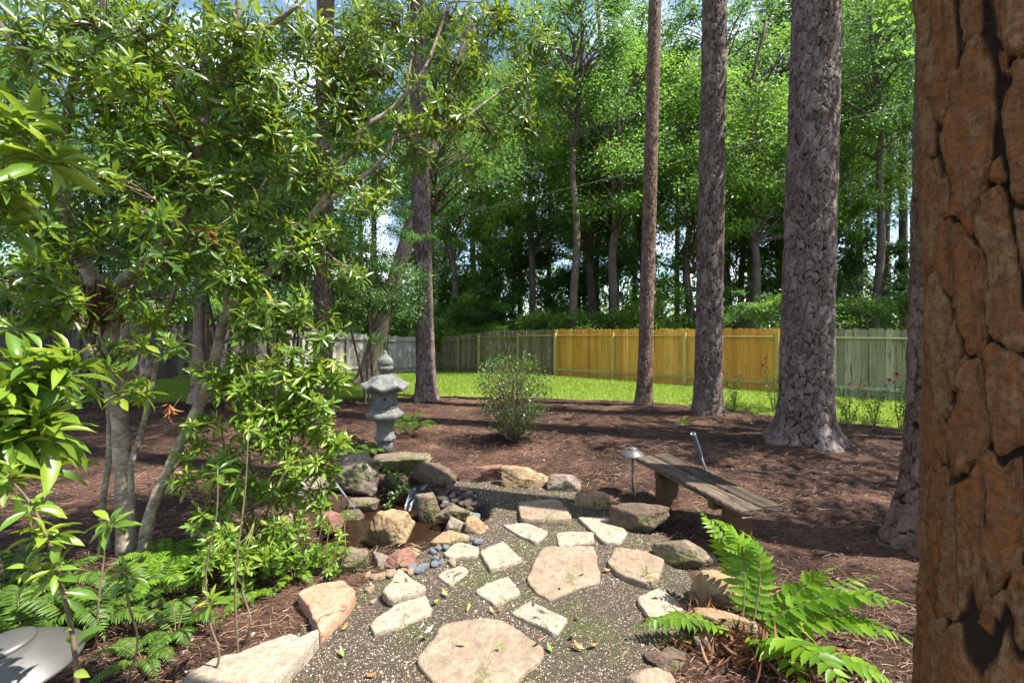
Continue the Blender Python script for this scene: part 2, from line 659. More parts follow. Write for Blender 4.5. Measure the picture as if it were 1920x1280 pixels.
LB = np.array([(-30, 10.6), (-10.4, 10.3), (-8, 10.3), (-5, 10.7), (-2.8, 11.0), (-1.44, 11.2), (0.5, 10.95), (2.1, 10.6), (3.39, 10.1), (4.54, 9.3), (5.04, 8.5), (5.95, 7.95), (6.66, 7.4), (8, 6.6), (12, 5.0), (30, 2)])
FA, FB, FC, FL = np.array((1.54, 16.4)), np.array((-1.28, 18.2)), np.array((-3.79, 22.2)), np.array((-15.6, 10.9))
FD = np.array((7.16, 11.85))
FE = np.array((13.9, 6.4))


def lawn_edge(x):
    return np.interp(x, LB[:, 0], LB[:, 1])


def poly_sdf(x, y, P):
    """signed distance to polygon (negative inside)"""
    P = np.asarray(P)
    d = np.full(x.shape, 1e9)
    ins = np.zeros(x.shape, bool)
    for i in range(len(P)):
        a, b = P[i], P[(i + 1) % len(P)]
        e = b - a
        t = np.clip(((x - a[0]) * e[0] + (y - a[1]) * e[1]) / (e @ e), 0, 1)
        d = np.minimum(d, np.hypot(x - a[0] - t * e[0], y - a[1] - t * e[1]))
        c = ((a[1] > y) != (b[1] > y)) & (x < (b[0] - a[0]) * (y - a[1]) / (b[1] - a[1] + 1e-12) + a[0])
        ins ^= c
    return np.where(ins, -d, d)


GPOLY = [tuple(G(px, py).xy) for px, py in [(300, 1330), (440, 1235), (560, 1185), (640, 1120), (700, 1078), (760, 1050), (830, 1010), (892, 985), (870, 955), (845, 930), (835, 905), (900, 893), (1030, 900), (1120, 925), (1165, 962), (1235, 1000), (1285, 1050), (1320, 1110), (1310, 1180), (1260, 1260), (1200, 1340)]]
GPOLY = np.array(GPOLY + [(0.45, 1.25), (-1.1, 1.25)])


def gravel_in(x, y):
    return poly_sdf(x, y, GPOLY)


def grid_mesh(name, xs, ys, hf, mat, keep=None, smooth=True):
    X, Y = np.meshgrid(xs, ys)
    Z = hf(X.ravel(), Y.ravel())
    V = np.stack([X.ravel(), Y.ravel(), Z], -1)
    nx, ny = len(xs), len(ys)
    i = np.arange(ny - 1)[:, None] * nx
    j = np.arange(nx - 1)[None]
    Q = np.stack([i + j, i + j + 1, i + nx + j + 1, i + nx + j], -1).reshape(-1, 4)
    if keep is not None:
        k = keep(X.ravel(), Y.ravel())
        Q = Q[k[Q].any(1)]
    return mk_mesh(name, V, Q, mat, smooth)


# materials of the ground
m, nt = new_mat('forest_floor')
co = objco(nt)
c = ramp(nt, noise(nt, co, 1.5, 6, 0.65), [(0.3, (0.035, 0.025, 0.015)), (0.55, (0.08, 0.055, 0.03)), (0.75, (0.07, 0.08, 0.025))])
M_FLOOR = finish(m, nt, c, 0.95, noise(nt, co, 14, 5), 0.5, 0.05)

m, nt = new_mat('pine_mulch')
co = objco(nt)
n1 = noise(nt, co, 1.3, 5, 0.6)
n2 = noise(nt, nd(nt, 'ShaderNodeMapping', {'Vector': co, 'Scale': (1, 2.2, 1)}).outputs[0], 26, 6, 0.7, 1.0)
n3 = noise(nt, co, 110, 4, 0.7)
f = math_(nt, 'ADD', math_(nt, 'MULTIPLY', n1, 0.35), math_(nt, 'ADD', math_(nt, 'MULTIPLY', n2, 0.4), math_(nt, 'MULTIPLY', n3, 0.25)))
c = ramp(nt, f, [(0.40, (0.014, 0.009, 0.007)), (0.49, (0.045, 0.026, 0.019)), (0.57, (0.135, 0.074, 0.052)), (0.68, (0.32, 0.21, 0.155))])
M_MULCH = finish(m, nt, c, 0.95, math_(nt, 'ADD', n2, n3), 0.9, 0.02, 0.15)

m, nt = new_mat('gravel_soil')
co = objco(nt)
n1 = noise(nt, co, 2.3, 5, 0.6)
n2 = noise(nt, co, 45, 5, 0.7)
v1 = nd(nt, 'ShaderNodeTexVoronoi', {'Vector': co, 'Scale': 95.0, 'Randomness': 1.0})
v2 = nd(nt, 'ShaderNodeTexVoronoi', {'Vector': co, 'Scale': 190.0, 'Randomness': 1.0})
soil = ramp(nt, n2, [(0.3, (0.02, 0.016, 0.013)), (0.6, (0.06, 0.047, 0.038)), (0.75, (0.15, 0.115, 0.088))])
moss = ramp(nt, n2, [(0.3, (0.02, 0.03, 0.008)), (0.65, (0.06, 0.075, 0.02))])
c = mixc(nt, ramp(nt, n1, [(0.46, 0.0), (0.62, 0.75)]), soil, moss)
sepc = nd(nt, 'ShaderNodeSeparateColor', {0: v1.outputs['Color']})
sep2 = nd(nt, 'ShaderNodeSeparateColor', {0: v2.outputs['Color']})
peb = math_(nt, 'MULTIPLY', ramp(nt, v1.outputs['Distance'], [(0.3, 1.0), (0.42, 0.0)]), ramp(nt, math_(nt, 'SUBTRACT', sepc.outputs[0], math_(nt, 'MULTIPLY', n1, 0.5)), [(0.2, 0.0), (0.28, 1.0)]))
peb2 = math_(nt, 'MULTIPLY', ramp(nt, v2.outputs['Distance'], [(0.3, 1.0), (0.45, 0.0)]), ramp(nt, math_(nt, 'SUBTRACT', sep2.outputs[0], math_(nt, 'MULTIPLY', n1, 0.4)), [(0.3, 0.0), (0.4, 1.0)]))
pc = ramp(nt, sepc.outputs[1], [(0.0, (0.18, 0.125, 0.085)), (0.5, (0.32, 0.245, 0.18)), (1.0, (0.50, 0.43, 0.35))])
c = mixc(nt, peb2, c, (0.22, 0.165, 0.118))
c = mixc(nt, peb, c, pc)
h = math_(nt, 'ADD', math_(nt, 'MULTIPLY', peb, 1.0), math_(nt, 'ADD', math_(nt, 'MULTIPLY', peb2, 0.5), n2))
M_GRAVEL = finish(m, nt, c, 0.92, h, 0.8, 0.012, 0.2)

m, nt = new_mat('lawn_base')
co = objco(nt)
c = ramp(nt, noise(nt, co, 2.0, 6, 0.7), [(0.3, (0.08, 0.12, 0.02)), (0.55, (0.16, 0.21, 0.03)), (0.75, (0.25, 0.25, 0.07))])
M_LAWN = finish(m, nt, c, 0.95, noise(nt, co, 60, 4), 0.6, 0.03, 0.1)

# ground sheet out to the horizon
t = np.linspace(-1, 1, 150)
sx = np.sinh(t * 5.2) / math.sinh(5.2) * 400
struct('ground', grid_mesh('ground', sx, sx + 4, lambda x, y: gz(x, y) - 0.10 + pond_dip(x, y) * 1.1 + (fbm(np.stack([x * 0.3, y * 0.3, 0 * x], -1)) - 0.5) * 0.1, M_FLOOR))


def mulch_h(x, y):
    e = y - lawn_edge(x) + (fbm(np.stack([x * 1.3, y * 1.3, 0 * x], -1)) - 0.5) * 0.35
    rough = (fbm(np.stack([x * 3.0, y * 3.0, 0 * x + 3], -1), 4) - 0.5) * 0.05 + (vnoise(np.stack([x * 14, y * 22, 0 * x], -1)) - 0.5) * 0.014
    s = gravel_in(x, y)
    return gz(x, y) + rough + pond_dip(x, y) - 0.09 * sstep(-0.1, 0.35, e) - 0.05 * (1 - sstep(-0.12, 0.02, s))


struct('mulch_bed', grid_mesh('mulch_bed', np.arange(-13, 9.6, 0.07), np.arange(0.4, 11.9, 0.07), mulch_h, M_MULCH, lambda x, y: (y < lawn_edge(x) + 0.6) & (np.abs(x) < 1.35 * y + 2.5)))


def gravel_h(x, y):
    s = gravel_in(x, y) + (fbm(np.stack([x * 4, y * 4, 0 * x + 9], -1)) - 0.5) * 0.12
    r = (fbm(np.stack([x * 5, y * 5, 0 * x + 5], -1), 4) - 0.5) * 0.02
    return gz(x, y) * 0.3 + r - 0.07 * sstep(-0.02, 0.1, s) + pond_dip(x, y)


struct('gravel_path', grid_mesh('gravel_path', np.arange(-2.2, 2.2, 0.03), np.arange(1.2, 5.5, 0.03), gravel_h, M_GRAVEL, lambda x, y: gravel_in(x, y) < 0.16))

FPOLY = np.array([tuple(FL), tuple(FC), tuple(FB), tuple(FE), (30, 2), (30, -20), (-40, -20), (-40, 5)])


def lawn_h(x, y):
    e = y - lawn_edge(x) + (fbm(np.stack([x * 1.5, y * 1.5, 0 * x + 2], -1)) - 0.5) * 0.5
    fs = poly_sdf(x, y, FPOLY)
    return gz(x, y) - 0.10 * (1 - sstep(-0.25, 0.15, e)) + 0.012 - 0.08 * sstep(-0.02, 0.3, fs) + (fbm(np.stack([x * 2, y * 2, 0 * x], -1)) - 0.5) * 0.03


struct('lawn', grid_mesh('lawn', np.arange(-17, 14, 0.16), np.arange(4.5, 23.2, 0.16), lawn_h, M_LAWN, lambda x, y: (y > lawn_edge(x) - 0.6) & (poly_sdf(x, y, FPOLY) < 0.4)))

# grass blades (stuff)
n = 240000
gx = rng.uniform(-14.5, 10.5, n)
gy = 7 + rng.random(n) ** 1.25 * 15
ok = (gy + rng.exponential(0.10, n) > lawn_edge(gx) + (fbm(np.stack([gx * 1.5, gy * 1.5, 0 * gx + 2], -1)) - 0.5) * -0.5 - 0.05) & (poly_sdf(gx, gy, FPOLY) < -0.05) & (np.abs(gx) < gy * 1.2 + 1)
gx, gy = gx[ok], gy[ok]
n = len(gx)
zz = lawn_h(gx, gy)
az = rng.uniform(0, 2 * math.pi, n)
pat = fbm(np.stack([gx * 0.8, gy * 0.8, 0 * gx + 40], -1))
hh = rng.uniform(0.035, 0.085, n) * (0.75 + 0.5 * pat) * (0.8 + gy * 0.02)
ww = rng.uniform(0.004, 0.008, n) * (0.6 + gy * 0.06)
lean = rng.normal(0, 0.45, (n, 2))
V = np.zeros((n, 3, 3))
V[:, 0] = np.stack([gx - np.cos(az) * ww, gy - np.sin(az) * ww, zz - 0.01], -1)
V[:, 1] = np.stack([gx + np.cos(az) * ww, gy + np.sin(az) * ww, zz - 0.01], -1)
V[:, 2] = np.stack([gx + lean[:, 0] * hh, gy + lean[:, 1] * hh, zz + hh], -1)
M_BLADE = leaf_mat('grass_blade', [(0.0, (0.10, 0.18, 0.022)), (0.5, (0.19, 0.30, 0.038)), (0.85, (0.28, 0.36, 0.06)), (1.0, (0.40, 0.37, 0.15))], (0.38, 0.52, 0.06), 0.42, 0.5, 0.3)
o = ob('grass', mk_mesh('grass', V.reshape(-1, 3), np.arange(n * 3).reshape(-1, 3), M_BLADE, False, {'rnd': np.repeat(np.clip(pat * 0.5 + rng.random(n) * 0.5, 0, 1), 3)}), kind='stuff')
o['label'] = 'short bright green lawn grass between the mulch bed and fences'

# pine needles (stuff)
n = 150000
uu = rng.random(n)
ny_ = 1.6 + uu ** 1.35 * 9.8
nx_ = rng.uniform(-1.25, 1.25, n) * (ny_ + 0.4)
ok = (ny_ < lawn_edge(nx_) + 0.15) & ((gravel_in(nx_, ny_) > -0.02) | (rng.random(n) < 0.04)) & (pond_dip(nx_, ny_) > -0.05)
dens = fbm(np.stack([nx_ * 1.1, ny_ * 1.6, 0 * nx_ + 70], -1))
ok &= (rng.random(n) < sstep(0.25, 0.62, dens) + 0.12)
nx_, ny_ = nx_[ok], ny_[ok]
n = len(nx_)
zz = np.maximum(mulch_h(nx_, ny_), gravel_h(nx_, ny_) * 1.0)
az = rng.normal(0.25, 0.75, n)
ll = rng.uniform(0.03, 0.095, n)
dz = rng.normal(0, 0.10, n) * ll
bow = rng.normal(0, 0.16, n) * ll
wd = rng.uniform(0.0005, 0.0009, n) * (0.75 + ny_ * 0.13)
ax = np.stack([np.cos(az), np.sin(az), 0 * az], -1)
sd = np.stack([-np.sin(az), np.cos(az), 0 * az], -1)
C = np.stack([nx_, ny_, zz + 0.006 + rng.random(n) * 0.014], -1)
a = C - ax * ll[:, None] / 2 - np.array((0, 0, 1)) * dz[:, None]
b = C + sd * bow[:, None] + np.array((0, 0, 0.004))
c2 = C + ax * ll[:, None] / 2 + np.array((0, 0, 1)) * dz[:, None]
up = np.array((0, 0, 1.0)) * 0.5
s2 = (sd + up * rng.choice((-1, 1), n)[:, None]) * wd[:, None]
V = np.stack([a - s2, a + s2, b - s2, b + s2, c2 - s2, c2 + s2], 1).reshape(-1, 3)
o6 = (np.arange(n) * 6)[:, None]
Q = np.vstack([o6 + np.array([(0, 1, 3, 2)]), o6 + np.array([(2, 3, 5, 4)])])
m, nt = new_mat('pine_needle')
c = ramp(nt, attr(nt, 'rnd'), [(0.0, (0.03, 0.016, 0.011)), (0.4, (0.08, 0.036, 0.022)), (0.75, (0.20, 0.10, 0.058)), (0.95, (0.36, 0.22, 0.14)), (1.0, (0.46, 0.35, 0.26))])
M_NEEDLE = finish(m, nt, c, 0.7, None, spec=0.3)
o = ob('pine_straw', mk_mesh('pine_straw', V, Q, M_NEEDLE, False, {'rnd': np.repeat(rng.random(n), 6)}), kind='stuff')
o['label'] = 'brown fallen pine needles covering the mulch bed'


# gravel grains (stuff): small irregular stones
def grains(name, x, y, z, s, mat, rnd):
    base = np.array([(1, 0, 0), (-1, 0, 0), (0, 1, 0), (0, -1, 0), (0, 0, 1), (0, 0, -1)], float)
    T = np.array([(0, 2, 4), (2, 1, 4), (1, 3, 4), (3, 0, 4), (2, 0, 5), (1, 2, 5), (3, 1, 5), (0, 3, 5)])
    n = len(x)
    B = base[None] * rng.uniform(0.6, 1.2, (n, 6, 1)) + rng.normal(0, 0.22, (n, 6, 3))
    B = B * np.stack([s * rng.uniform(0.7, 1.4, n), s, s * 0.6], -1)[:, None]
    a = rng.uniform(0, 6.28, n)
    ca, sa = np.cos(a)[:, None], np.sin(a)[:, None]
    X = B[..., 0] * ca - B[..., 1] * sa + x[:, None]
    Y = B[..., 0] * sa + B[..., 1] * ca + y[:, None]
    V = np.stack([X, Y, B[..., 2] + z[:, None]], -1).reshape(-1, 3)
    F = (T[None] + (np.arange(n) * 6)[:, None, None]).reshape(-1, 3)
    return mk_mesh(name, V, F, mat, False, {'rnd': np.repeat(rnd, 6)})


n = 34000
x = rng.uniform(-1.9, 2.0, n)
y = 1.5 + rng.random(n) ** 1.2 * 3.6
s = gravel_in(x, y) + (fbm(np.stack([x * 3, y * 3, 0 * x], -1)) - 0.5) * 0.3
den = fbm(np.stack([x * 2.3, y * 2.3, 0 * x + 21], -1))
back = sstep(3.6, 4.2, y) * 0.5
ok = (s < 0.06) & (rng.random(n) < sstep(0.36, 0.62, den) + 0.10 + back) & (pond_dip(x, y) > -0.06)
x, y = x[ok], y[ok]
n = len(x)
s = np.exp(rng.normal(-5.78, 0.45, n))
m, nt = new_mat('gravel_grain')
c = ramp(nt, attr(nt, 'rnd'), [(0.0, (0.12, 0.075, 0.05)), (0.25, (0.28, 0.17, 0.11)), (0.55, (0.44, 0.32, 0.22)), (0.85, (0.6, 0.52, 0.43)), (1.0, (0.68, 0.64, 0.58))])
M_GRAIN = finish(m, nt, c, 0.85, noise(nt, objco(nt), 200, 2), 0.2, 0.002, 0.25)
o = ob('gravel', grains('gravel', x, y, gravel_h(x, y) + s * 0.15, s, M_GRAIN, rng.random(n)), kind='stuff')
o['label'] = 'loose cream and tan gravel scattered over the mossy path'

# wood chips, bits of bark and twigs in the mulch (stuff)
n = 16000
y = 1.7 + rng.random(n) ** 1.3 * 9
x = rng.uniform(-1.2, 1.2, n) * (y + 0.3)
ok = (y < lawn_edge(x)) & (gravel_in(x, y) > 0.0) & (pond_dip(x, y) > -0.03)
x, y = x[ok], y[ok]
n = len(x)
m, nt = new_mat('bark_chip')
c = ramp(nt, attr(nt, 'rnd'), [(0.0, (0.02, 0.013, 0.01)), (0.5, (0.07, 0.04, 0.026)), (0.85, (0.15, 0.10, 0.07)), (0.97, (0.25, 0.2, 0.16)), (1.0, (0.45, 0.43, 0.42))])
M_CHIP = finish(m, nt, c, 0.9, None, spec=0.2)
o = ob('bark_chips', grains('bark_chips', x, y, mulch_h(x, y) + 0.004, np.exp(rng.normal(-5.0, 0.5, n)), M_CHIP, rng.random(n)), kind='stuff')
o['label'] = 'dark bark chips and leaf litter mixed into the mulch'

# ------------------------------------------------------------------ pond
m, nt = new_mat('pond_water')
co = objco(nt)
nw = noise(nt, co, 9, 3, 0.5)
b = nd(nt, 'ShaderNodeBsdfPrincipled', {'Base Color': (0.020, 0.0105, 0.006), 'Roughness': 0.02, 'IOR': 1.38, 'Transmission Weight': 0.0})
bn = nd(nt, 'ShaderNodeBump', {'Height': nw, 'Strength': 0.08, 'Distance': 0.02})
nt.links.new(bn.outputs[0], b.inputs['Normal'])
nd(nt, 'ShaderNodeOutputMaterial', {'Surface': b.outputs[0]})
M_WATER = m
th = np.linspace(0, 2 * math.pi, 64, endpoint=False)
V = np.stack([POND_C[0] + np.cos(th) * POND_R[0] * 1.12, POND_C[1] + np.sin(th) * POND_R[1] * 1.12, 0 * th + WATER_Z], -1)
V = np.vstack([V, (POND_C[0], POND_C[1], WATER_Z)])
struct('pond_water', mk_mesh('pond_water', V, np.stack([np.arange(64), (np.arange(64) + 1) % 64, np.full(64, 64)], -1), M_WATER))


# ------------------------------------------------------------------ rocks
def ico(sub):
    import bmesh
    bm = bmesh.new()
    bmesh.ops.create_icosphere(bm, subdivisions=sub, radius=1)
    V = np.array([v.co[:] for v in bm.verts])
    F = np.array([[v.index for v in f.verts] for f in bm.faces])
    bm.free()
    return V, F


ICO = {k: ico(k) for k in (2, 3, 4, 5)}


def rock_mesh(name, size, mat, seed, sub=4, nplanes=13, rough=0.07, sharp=40, flat=0.0):
    V0, F = ICO[sub]
    r = np.random.default_rng(seed)
    Nn = unit(r.normal(0, 1, (nplanes, 3)))
    Nn = np.vstack([Nn, [(0, 0, 1), (0, 0, -1), (1, 0, 0), (-1, 0, 0), (0, 1, 0), (0, -1, 0)]])
    if flat:
        Nn[0] = unit(np.array((r.normal(0, 0.1), r.normal(0, 0.1), 1.0)))
    d = np.concatenate([r.uniform(0.6, 0.97, nplanes), [0.95, 0.95, 1, 1, 1, 1]])
    dp = np.maximum(V0 @ Nn.T, 1e-3) / d[None]
    rad = 1.0 / (np.sum(dp ** sharp, 1) ** (1.0 / sharp))
    V = V0 * rad[:, None]
    nz = fbm(V * 1.8 + seed * 3.1, 3) - 0.5
    rid = 1 - np.abs(fbm(V * 3.3 + seed * 1.7, 4) - 0.5) * 4
    fine = fbm(V * 11 + seed, 3) - 0.5
    ax = unit(np.array((r.normal(0, .3), r.normal(0, .3), 1.0)))
    lay = (V @ ax) * 5 + 1.2 * (fbm(V * 1.5 + seed * 5, 2) - 0.5)
    step = np.abs(lay - np.round(lay))
    V = V * (1 + rough * (2.6 * nz - 0.55 * np.clip(rid, 0, 1) ** 2 + 1.1 * fine - 0.9 * (1 - sstep(0.0, 0.10, step)) * (vnoise(V * 2 + 9 + seed) > 0.45)))[:, None]
    mn, mx = V.min(0), V.max(0)
    V = (V - (mn + mx) / 2) / (mx - mn) * np.array(size)
    return mk_mesh(name, V, F, mat, False)


M_ST_CREAM = stone_mat('cream_flagstone', (0.24, 0.195, 0.14), (0.34, 0.29, 0.22), (0.42, 0.365, 0.29), 0.06, sc=5, crk=0.4)
M_ST_TAN = stone_mat('tan_flagstone', (0.19, 0.14, 0.095), (0.27, 0.205, 0.145), (0.34, 0.275, 0.205), 0.12, sc=4, crk=0.3)
M_ST_BROWN = stone_mat('brown_flagstone', (0.17, 0.13, 0.09), (0.27, 0.20, 0.14), (0.36, 0.28, 0.2), 0.15, sc=4)
M_ST_PINK = stone_mat('pink_sandstone', (0.33, 0.16, 0.10), (0.42, 0.24, 0.16), (0.46, 0.33, 0.22), 0.0, sc=4)
M_RK_TAN = stone_mat('tan_boulder', (0.19, 0.115, 0.06), (0.31, 0.215, 0.12), (0.40, 0.31, 0.20), 0.2, (0.10, 0.10, 0.02), sc=5)
M_RK_GREY = stone_mat('grey_boulder', (0.12, 0.09, 0.07), (0.24, 0.19, 0.15), (0.36, 0.30, 0.24), 0.3, sc=5)
M_RK_RED = stone_mat('red_boulder', (0.13, 0.06, 0.045), (0.22, 0.115, 0.085), (0.3, 0.19, 0.14), 0.15, sc=5)
M_RK_MOSS = stone_mat('mossy_boulder', (0.10, 0.08, 0.055), (0.19, 0.15, 0.10), (0.3, 0.24, 0.17), 0.38, (0.085, 0.092, 0.018), sc=5)
M_RK_DARK = stone_mat('dark_boulder', (0.07, 0.05, 0.035), (0.13, 0.09, 0.065), (0.2, 0.14, 0.1), 0.25, sc=5)


def rock_px(label, x0, y0, x1, y1, mat, seed, zb=0.0, dr=0.75, rz=0.0, name='boulder', hmin=0.07, sub=5, tilt=(0, 0), sharp=40, rough=0.07, hgt=None):
    D = FPX * (CAMZ - zb) / (y1 - HY)
    w = (x1 - x0) / FPX * D
    d = w * dr
    Dc = D + d * 0.45
    h = hgt or max(hmin, CAMZ - (y0 - HY) / FPX * (Dc + d * 0.1) - zb)
    X = ((x0 + x1) / 2 - CX) / FPX * Dc
    sink = 0.25 * h + 0.03
    me = rock_mesh(name, (w * 1.04, d, h + sink), mat, seed, sub, sharp=sharp, rough=rough)
    o = ob(name, me, loc=(X, Dc, zb + (h - sink) / 2), rot=(tilt[0], tilt[1], rz))
    return tag(o, label, 'boulder' if name == 'boulder' else 'stone')


R_ = rock_px
R_('big angular tan boulder with a broken dark face behind the pond', 618, 850, 716, 930, M_RK_GREY, 3, dr=0.8, sub=5, sharp=60)
R_('long flat brown slab behind the pond at the foot of the lantern', 700, 845, 810, 880, M_RK_MOSS, 5, zb=0.06, dr=0.5, hgt=0.13)
R_('dark rugged rock beside the waterfall at the back of the pond', 762, 866, 856, 914, M_RK_DARK, 8, dr=0.55, rough=0.11)
R_('small pointed mossy rock standing right of the waterfall', 779, 920, 828, 976, M_RK_MOSS, 12, zb=-0.08, dr=0.8, rz=0.4)
R_('large yellow-brown boulder with mossy right side standing in the pond', 686, 957, 777, 1040, M_RK_TAN, 21, zb=-0.12, dr=0.75, sub=5, sharp=60)
R_('flat brown rock on the right pond rim above the round pebbles', 818, 944, 884, 978, M_RK_MOSS, 23, dr=0.7, hgt=0.09)
R_('pale cracked rock on the right pond rim', 829, 964, 874, 998, M_RK_GREY, 25, dr=0.8, hgt=0.09)
R_('wedge-shaped tan rock with orange side at the pond edge', 872, 967, 915, 1002, M_RK_TAN, 27, dr=0.8, hgt=0.11)
R_('low flat tan rock at the front right pond rim', 808, 991, 878, 1025, M_RK_TAN, 29, dr=0.6, hgt=0.07, rz=0.2)
R_('small yellow mossy rock left of the waterfall', 722, 884, 750, 918, M_RK_MOSS, 31, dr=0.8)
R_('low mossy ledge rock under the big boulder at the water line', 655, 932, 712, 954, M_RK_MOSS, 33, zb=-0.06, dr=0.5, hgt=0.09)
R_('rounded brown rock at the front pond rim', 706, 1036, 782, 1070, M_RK_RED, 35, dr=0.6, hgt=0.10)
R_('pale grey rock half hidden at the front pond rim', 694, 1040, 738, 1068, M_RK_GREY, 37, dr=0.7, hgt=0.08)
R_('grey-green boulder under the leafy shrub at the front pond corner', 616, 1026, 690, 1084, M_RK_MOSS, 39, dr=0.7, rz=0.3)
R_('grey boulder behind the leafy shrub left of the pond', 552, 893, 610, 955, M_RK_GREY, 41, dr=0.8)
R_('pale boulder at the left pond bank under the leaves', 508, 965, 552, 1002, M_RK_GREY, 43, dr=0.8)
R_('reddish brown boulder at the left bank of the pond', 590, 955, 640, 1000, M_RK_RED, 45, zb=-0.04, dr=0.8)
R_('small tan stone in front of the pond boulder', 760, 1026, 790, 1044, M_RK_TAN, 47, dr=0.8, hgt=0.06, sub=3)
R_('dark stone at the left water line behind the pond boulder', 640, 952, 690, 985, M_RK_DARK, 48, zb=-0.14, dr=0.9, hgt=0.10)
# border ring of the path
R_('reddish cracked border stone at the back of the gravel path', 856, 873, 942, 905, M_RK_RED, 51, dr=0.4, hgt=0.16, sharp=60)
R_('tan blocky border stone beside the reddish one', 938, 873, 1030, 915, M_RK_TAN, 53, dr=0.42, hgt=0.19, sharp=60)
R_('grey border stone between two tan ones', 1026, 886, 1090, 922, M_RK_GREY, 55, dr=0.5, hgt=0.15, rz=-0.2)
R_('pale jagged border stone near the small path lamp', 1074, 900, 1150, 955, M_RK_TAN, 57, dr=0.5, hgt=0.17, rz=-0.35, rough=0.1)
R_('dark brown mossy border boulder beside the bench leg', 1143, 938, 1252, 1000, M_RK_DARK, 59, dr=0.6, hgt=0.20, rz=-0.25, sub=5)
R_('mossy grey-green border boulder right of the brown flagstone', 1222, 985, 1336, 1066, M_RK_MOSS, 61, dr=0.55, hgt=0.15, rz=-0.6, sub=5)
R_('rounded tan border boulder behind the fern', 1300, 1052, 1396, 1148, M_RK_TAN, 63, dr=0.8, hgt=0.16, rz=0.2, sub=5)
R_('flat tan border stone beneath the left fern frond', 1285, 1142, 1410, 1205, M_RK_TAN, 65, dr=0.6, hgt=0.13, sub=5)
R_('small rounded stone in shade under the fern', 1300, 1195, 1345, 1228, M_RK_GREY, 67, dr=0.8, hgt=0.07)
R_('dark flat stone in the shade left of the fern', 1210, 1222, 1290, 1262, M_RK_DARK, 69, dr=0.8, hgt=0.05)
R_('pale pinkish stone at the bottom edge of the picture', 1170, 1240, 1275, 1330, M_ST_TAN, 71, dr=0.7, hgt=0.09, sub=5)
R_('rough grey border stone beside the long pale one', 335, 1235, 445, 1310, M_RK_GREY, 75, dr=0.5, hgt=0.10, rz=0.5)


def flag(label, pts, mat, zt=0.03, th=0.06, seed=0, name='flagstone', tilt=0.0):
    """flat stone with a chipped, bevelled rim; pts in photo pixels round the top face"""
    r = np.random.default_rng(seed + 100)
    P = np.array([G(px, py, zt).xy for px, py in pts])
    if ((P[:, 0] * np.roll(P[:, 1], -1)) - (np.roll(P[:, 0], -1) * P[:, 1])).sum() < 0:
        P = P[::-1]
    Q = []
    for i in range(len(P)):
        a, b = P[i], P[(i + 1) % len(P)]
        L = np.linalg.norm(b - a)
        k = max(3, int(L / 0.025))
        e = np.array((b[1] - a[1], a[0] - b[0])) / max(L, 1e-6)
        for t in np.arange(k) / k:
            corner = min(t, 1 - t)
            Q.append(a + (b - a) * t + e * (r.normal(0, 0.003) - (0.005 if corner < 0.06 else 0)))
    Q = np.array(Q)
    Q = Q * 0.75 + 0.125 * (np.roll(Q, 1, 0) + np.roll(Q, -1, 0))
    c = Q.mean(0)
    n = len(Q)
    rings = []
    for f, z in ((0.0, -th), (0.003, -th * 0.5), (0.001, -0.007), (-0.003, -0.001), (-0.014, 0.0), (-0.05, 0.0015)):
        d = Q - c
        L = np.linalg.norm(d, axis=1, keepdims=True)
        R = c + d * np.maximum(0.15, (1 + f / L))
        jz = r.normal(0, 0.0016, n) if z < 0 else r.normal(0, 0.001, n)
        rings.append(np.column_stack([R, zt + z + jz]))
    rings.append(np.column_stack([c + (Q - c) * 0.5, zt + r.normal(0, 0.0016, n)]))
    V = np.vstack(rings + [[(c[0], c[1], zt + 0.001)]])
    V[:, 2] += (V[:, 0] - c[0]) * r.normal(0, 0.02 + tilt) + (V[:, 1] - c[1]) * r.normal(0, 0.02 + tilt)
    F = []
    for k in range(len(rings) - 1):
        i = np.arange(n)
        j = (i + 1) % n
        F.append(np.stack([k * n + i, k * n + j, (k + 1) * n + j, (k + 1) * n + i], -1))
    k = (len(rings) - 1) * n
    i = np.arange(n)
    T = np.stack([k + i, k + (i + 1) % n, np.full(n, len(V) - 1)], -1)
    V[:, 0] -= c[0]
    V[:, 1] -= c[1]
    o = ob(name, mk_mesh(name, V, [np.vstack(F), T], mat, False), loc=(c[0], c[1], 0))
    return tag(o, label, 'stone')


flag('long pale border stone edging the fern bed near the lamp', [(318, 1325), (344, 1278), (380, 1245), (408, 1229), (447, 1221), (500, 1196), (547, 1180), (564, 1188), (597, 1169), (598, 1186), (575, 1212), (550, 1236), (520, 1266), (500, 1292), (440, 1335)], M_ST_CREAM, 0.085, 0.12, 17)


def z8(pts):
    return [(560 + x / 2.783, 820 + y / 2.783) for x, y in pts]


def zl(pts):
    return [(1100 + x / 2.341, 820 + y / 2.341) for x, y in pts]


flag('largest tan flagstone at the bottom of the path', [(779, 1232), (812, 1196), (828, 1172), (870, 1161), (935, 1160), (975, 1182), (1019, 1214), (1019, 1230), (992, 1252), (945, 1292), (862, 1318), (815, 1280)], M_ST_TAN, 0.024, 0.06, 1)
flag('big brown many-sided flagstone in the middle of the path', z8([(1188, 740), (1255, 595), (1290, 570), (1540, 568), (1558, 640), (1577, 742), (1480, 770), (1395, 800), (1310, 836), (1230, 790)]), M_ST_TAN, 0.024, 0.06, 2)
flag('thick pale rounded flagstone crossed by a shadow', z8([(1143, 335), (1230, 322), (1345, 318), (1372, 338), (1425, 408), (1420, 424), (1250, 426), (1160, 418)]), M_ST_BROWN, 0.05, 0.09, 3)
flag('pale kite-shaped flagstone left of the shadowed path', z8([(1062, 450), (1190, 440), (1302, 490), (1240, 546), (1160, 515)]), M_ST_CREAM, 0.02, 0.05, 4)
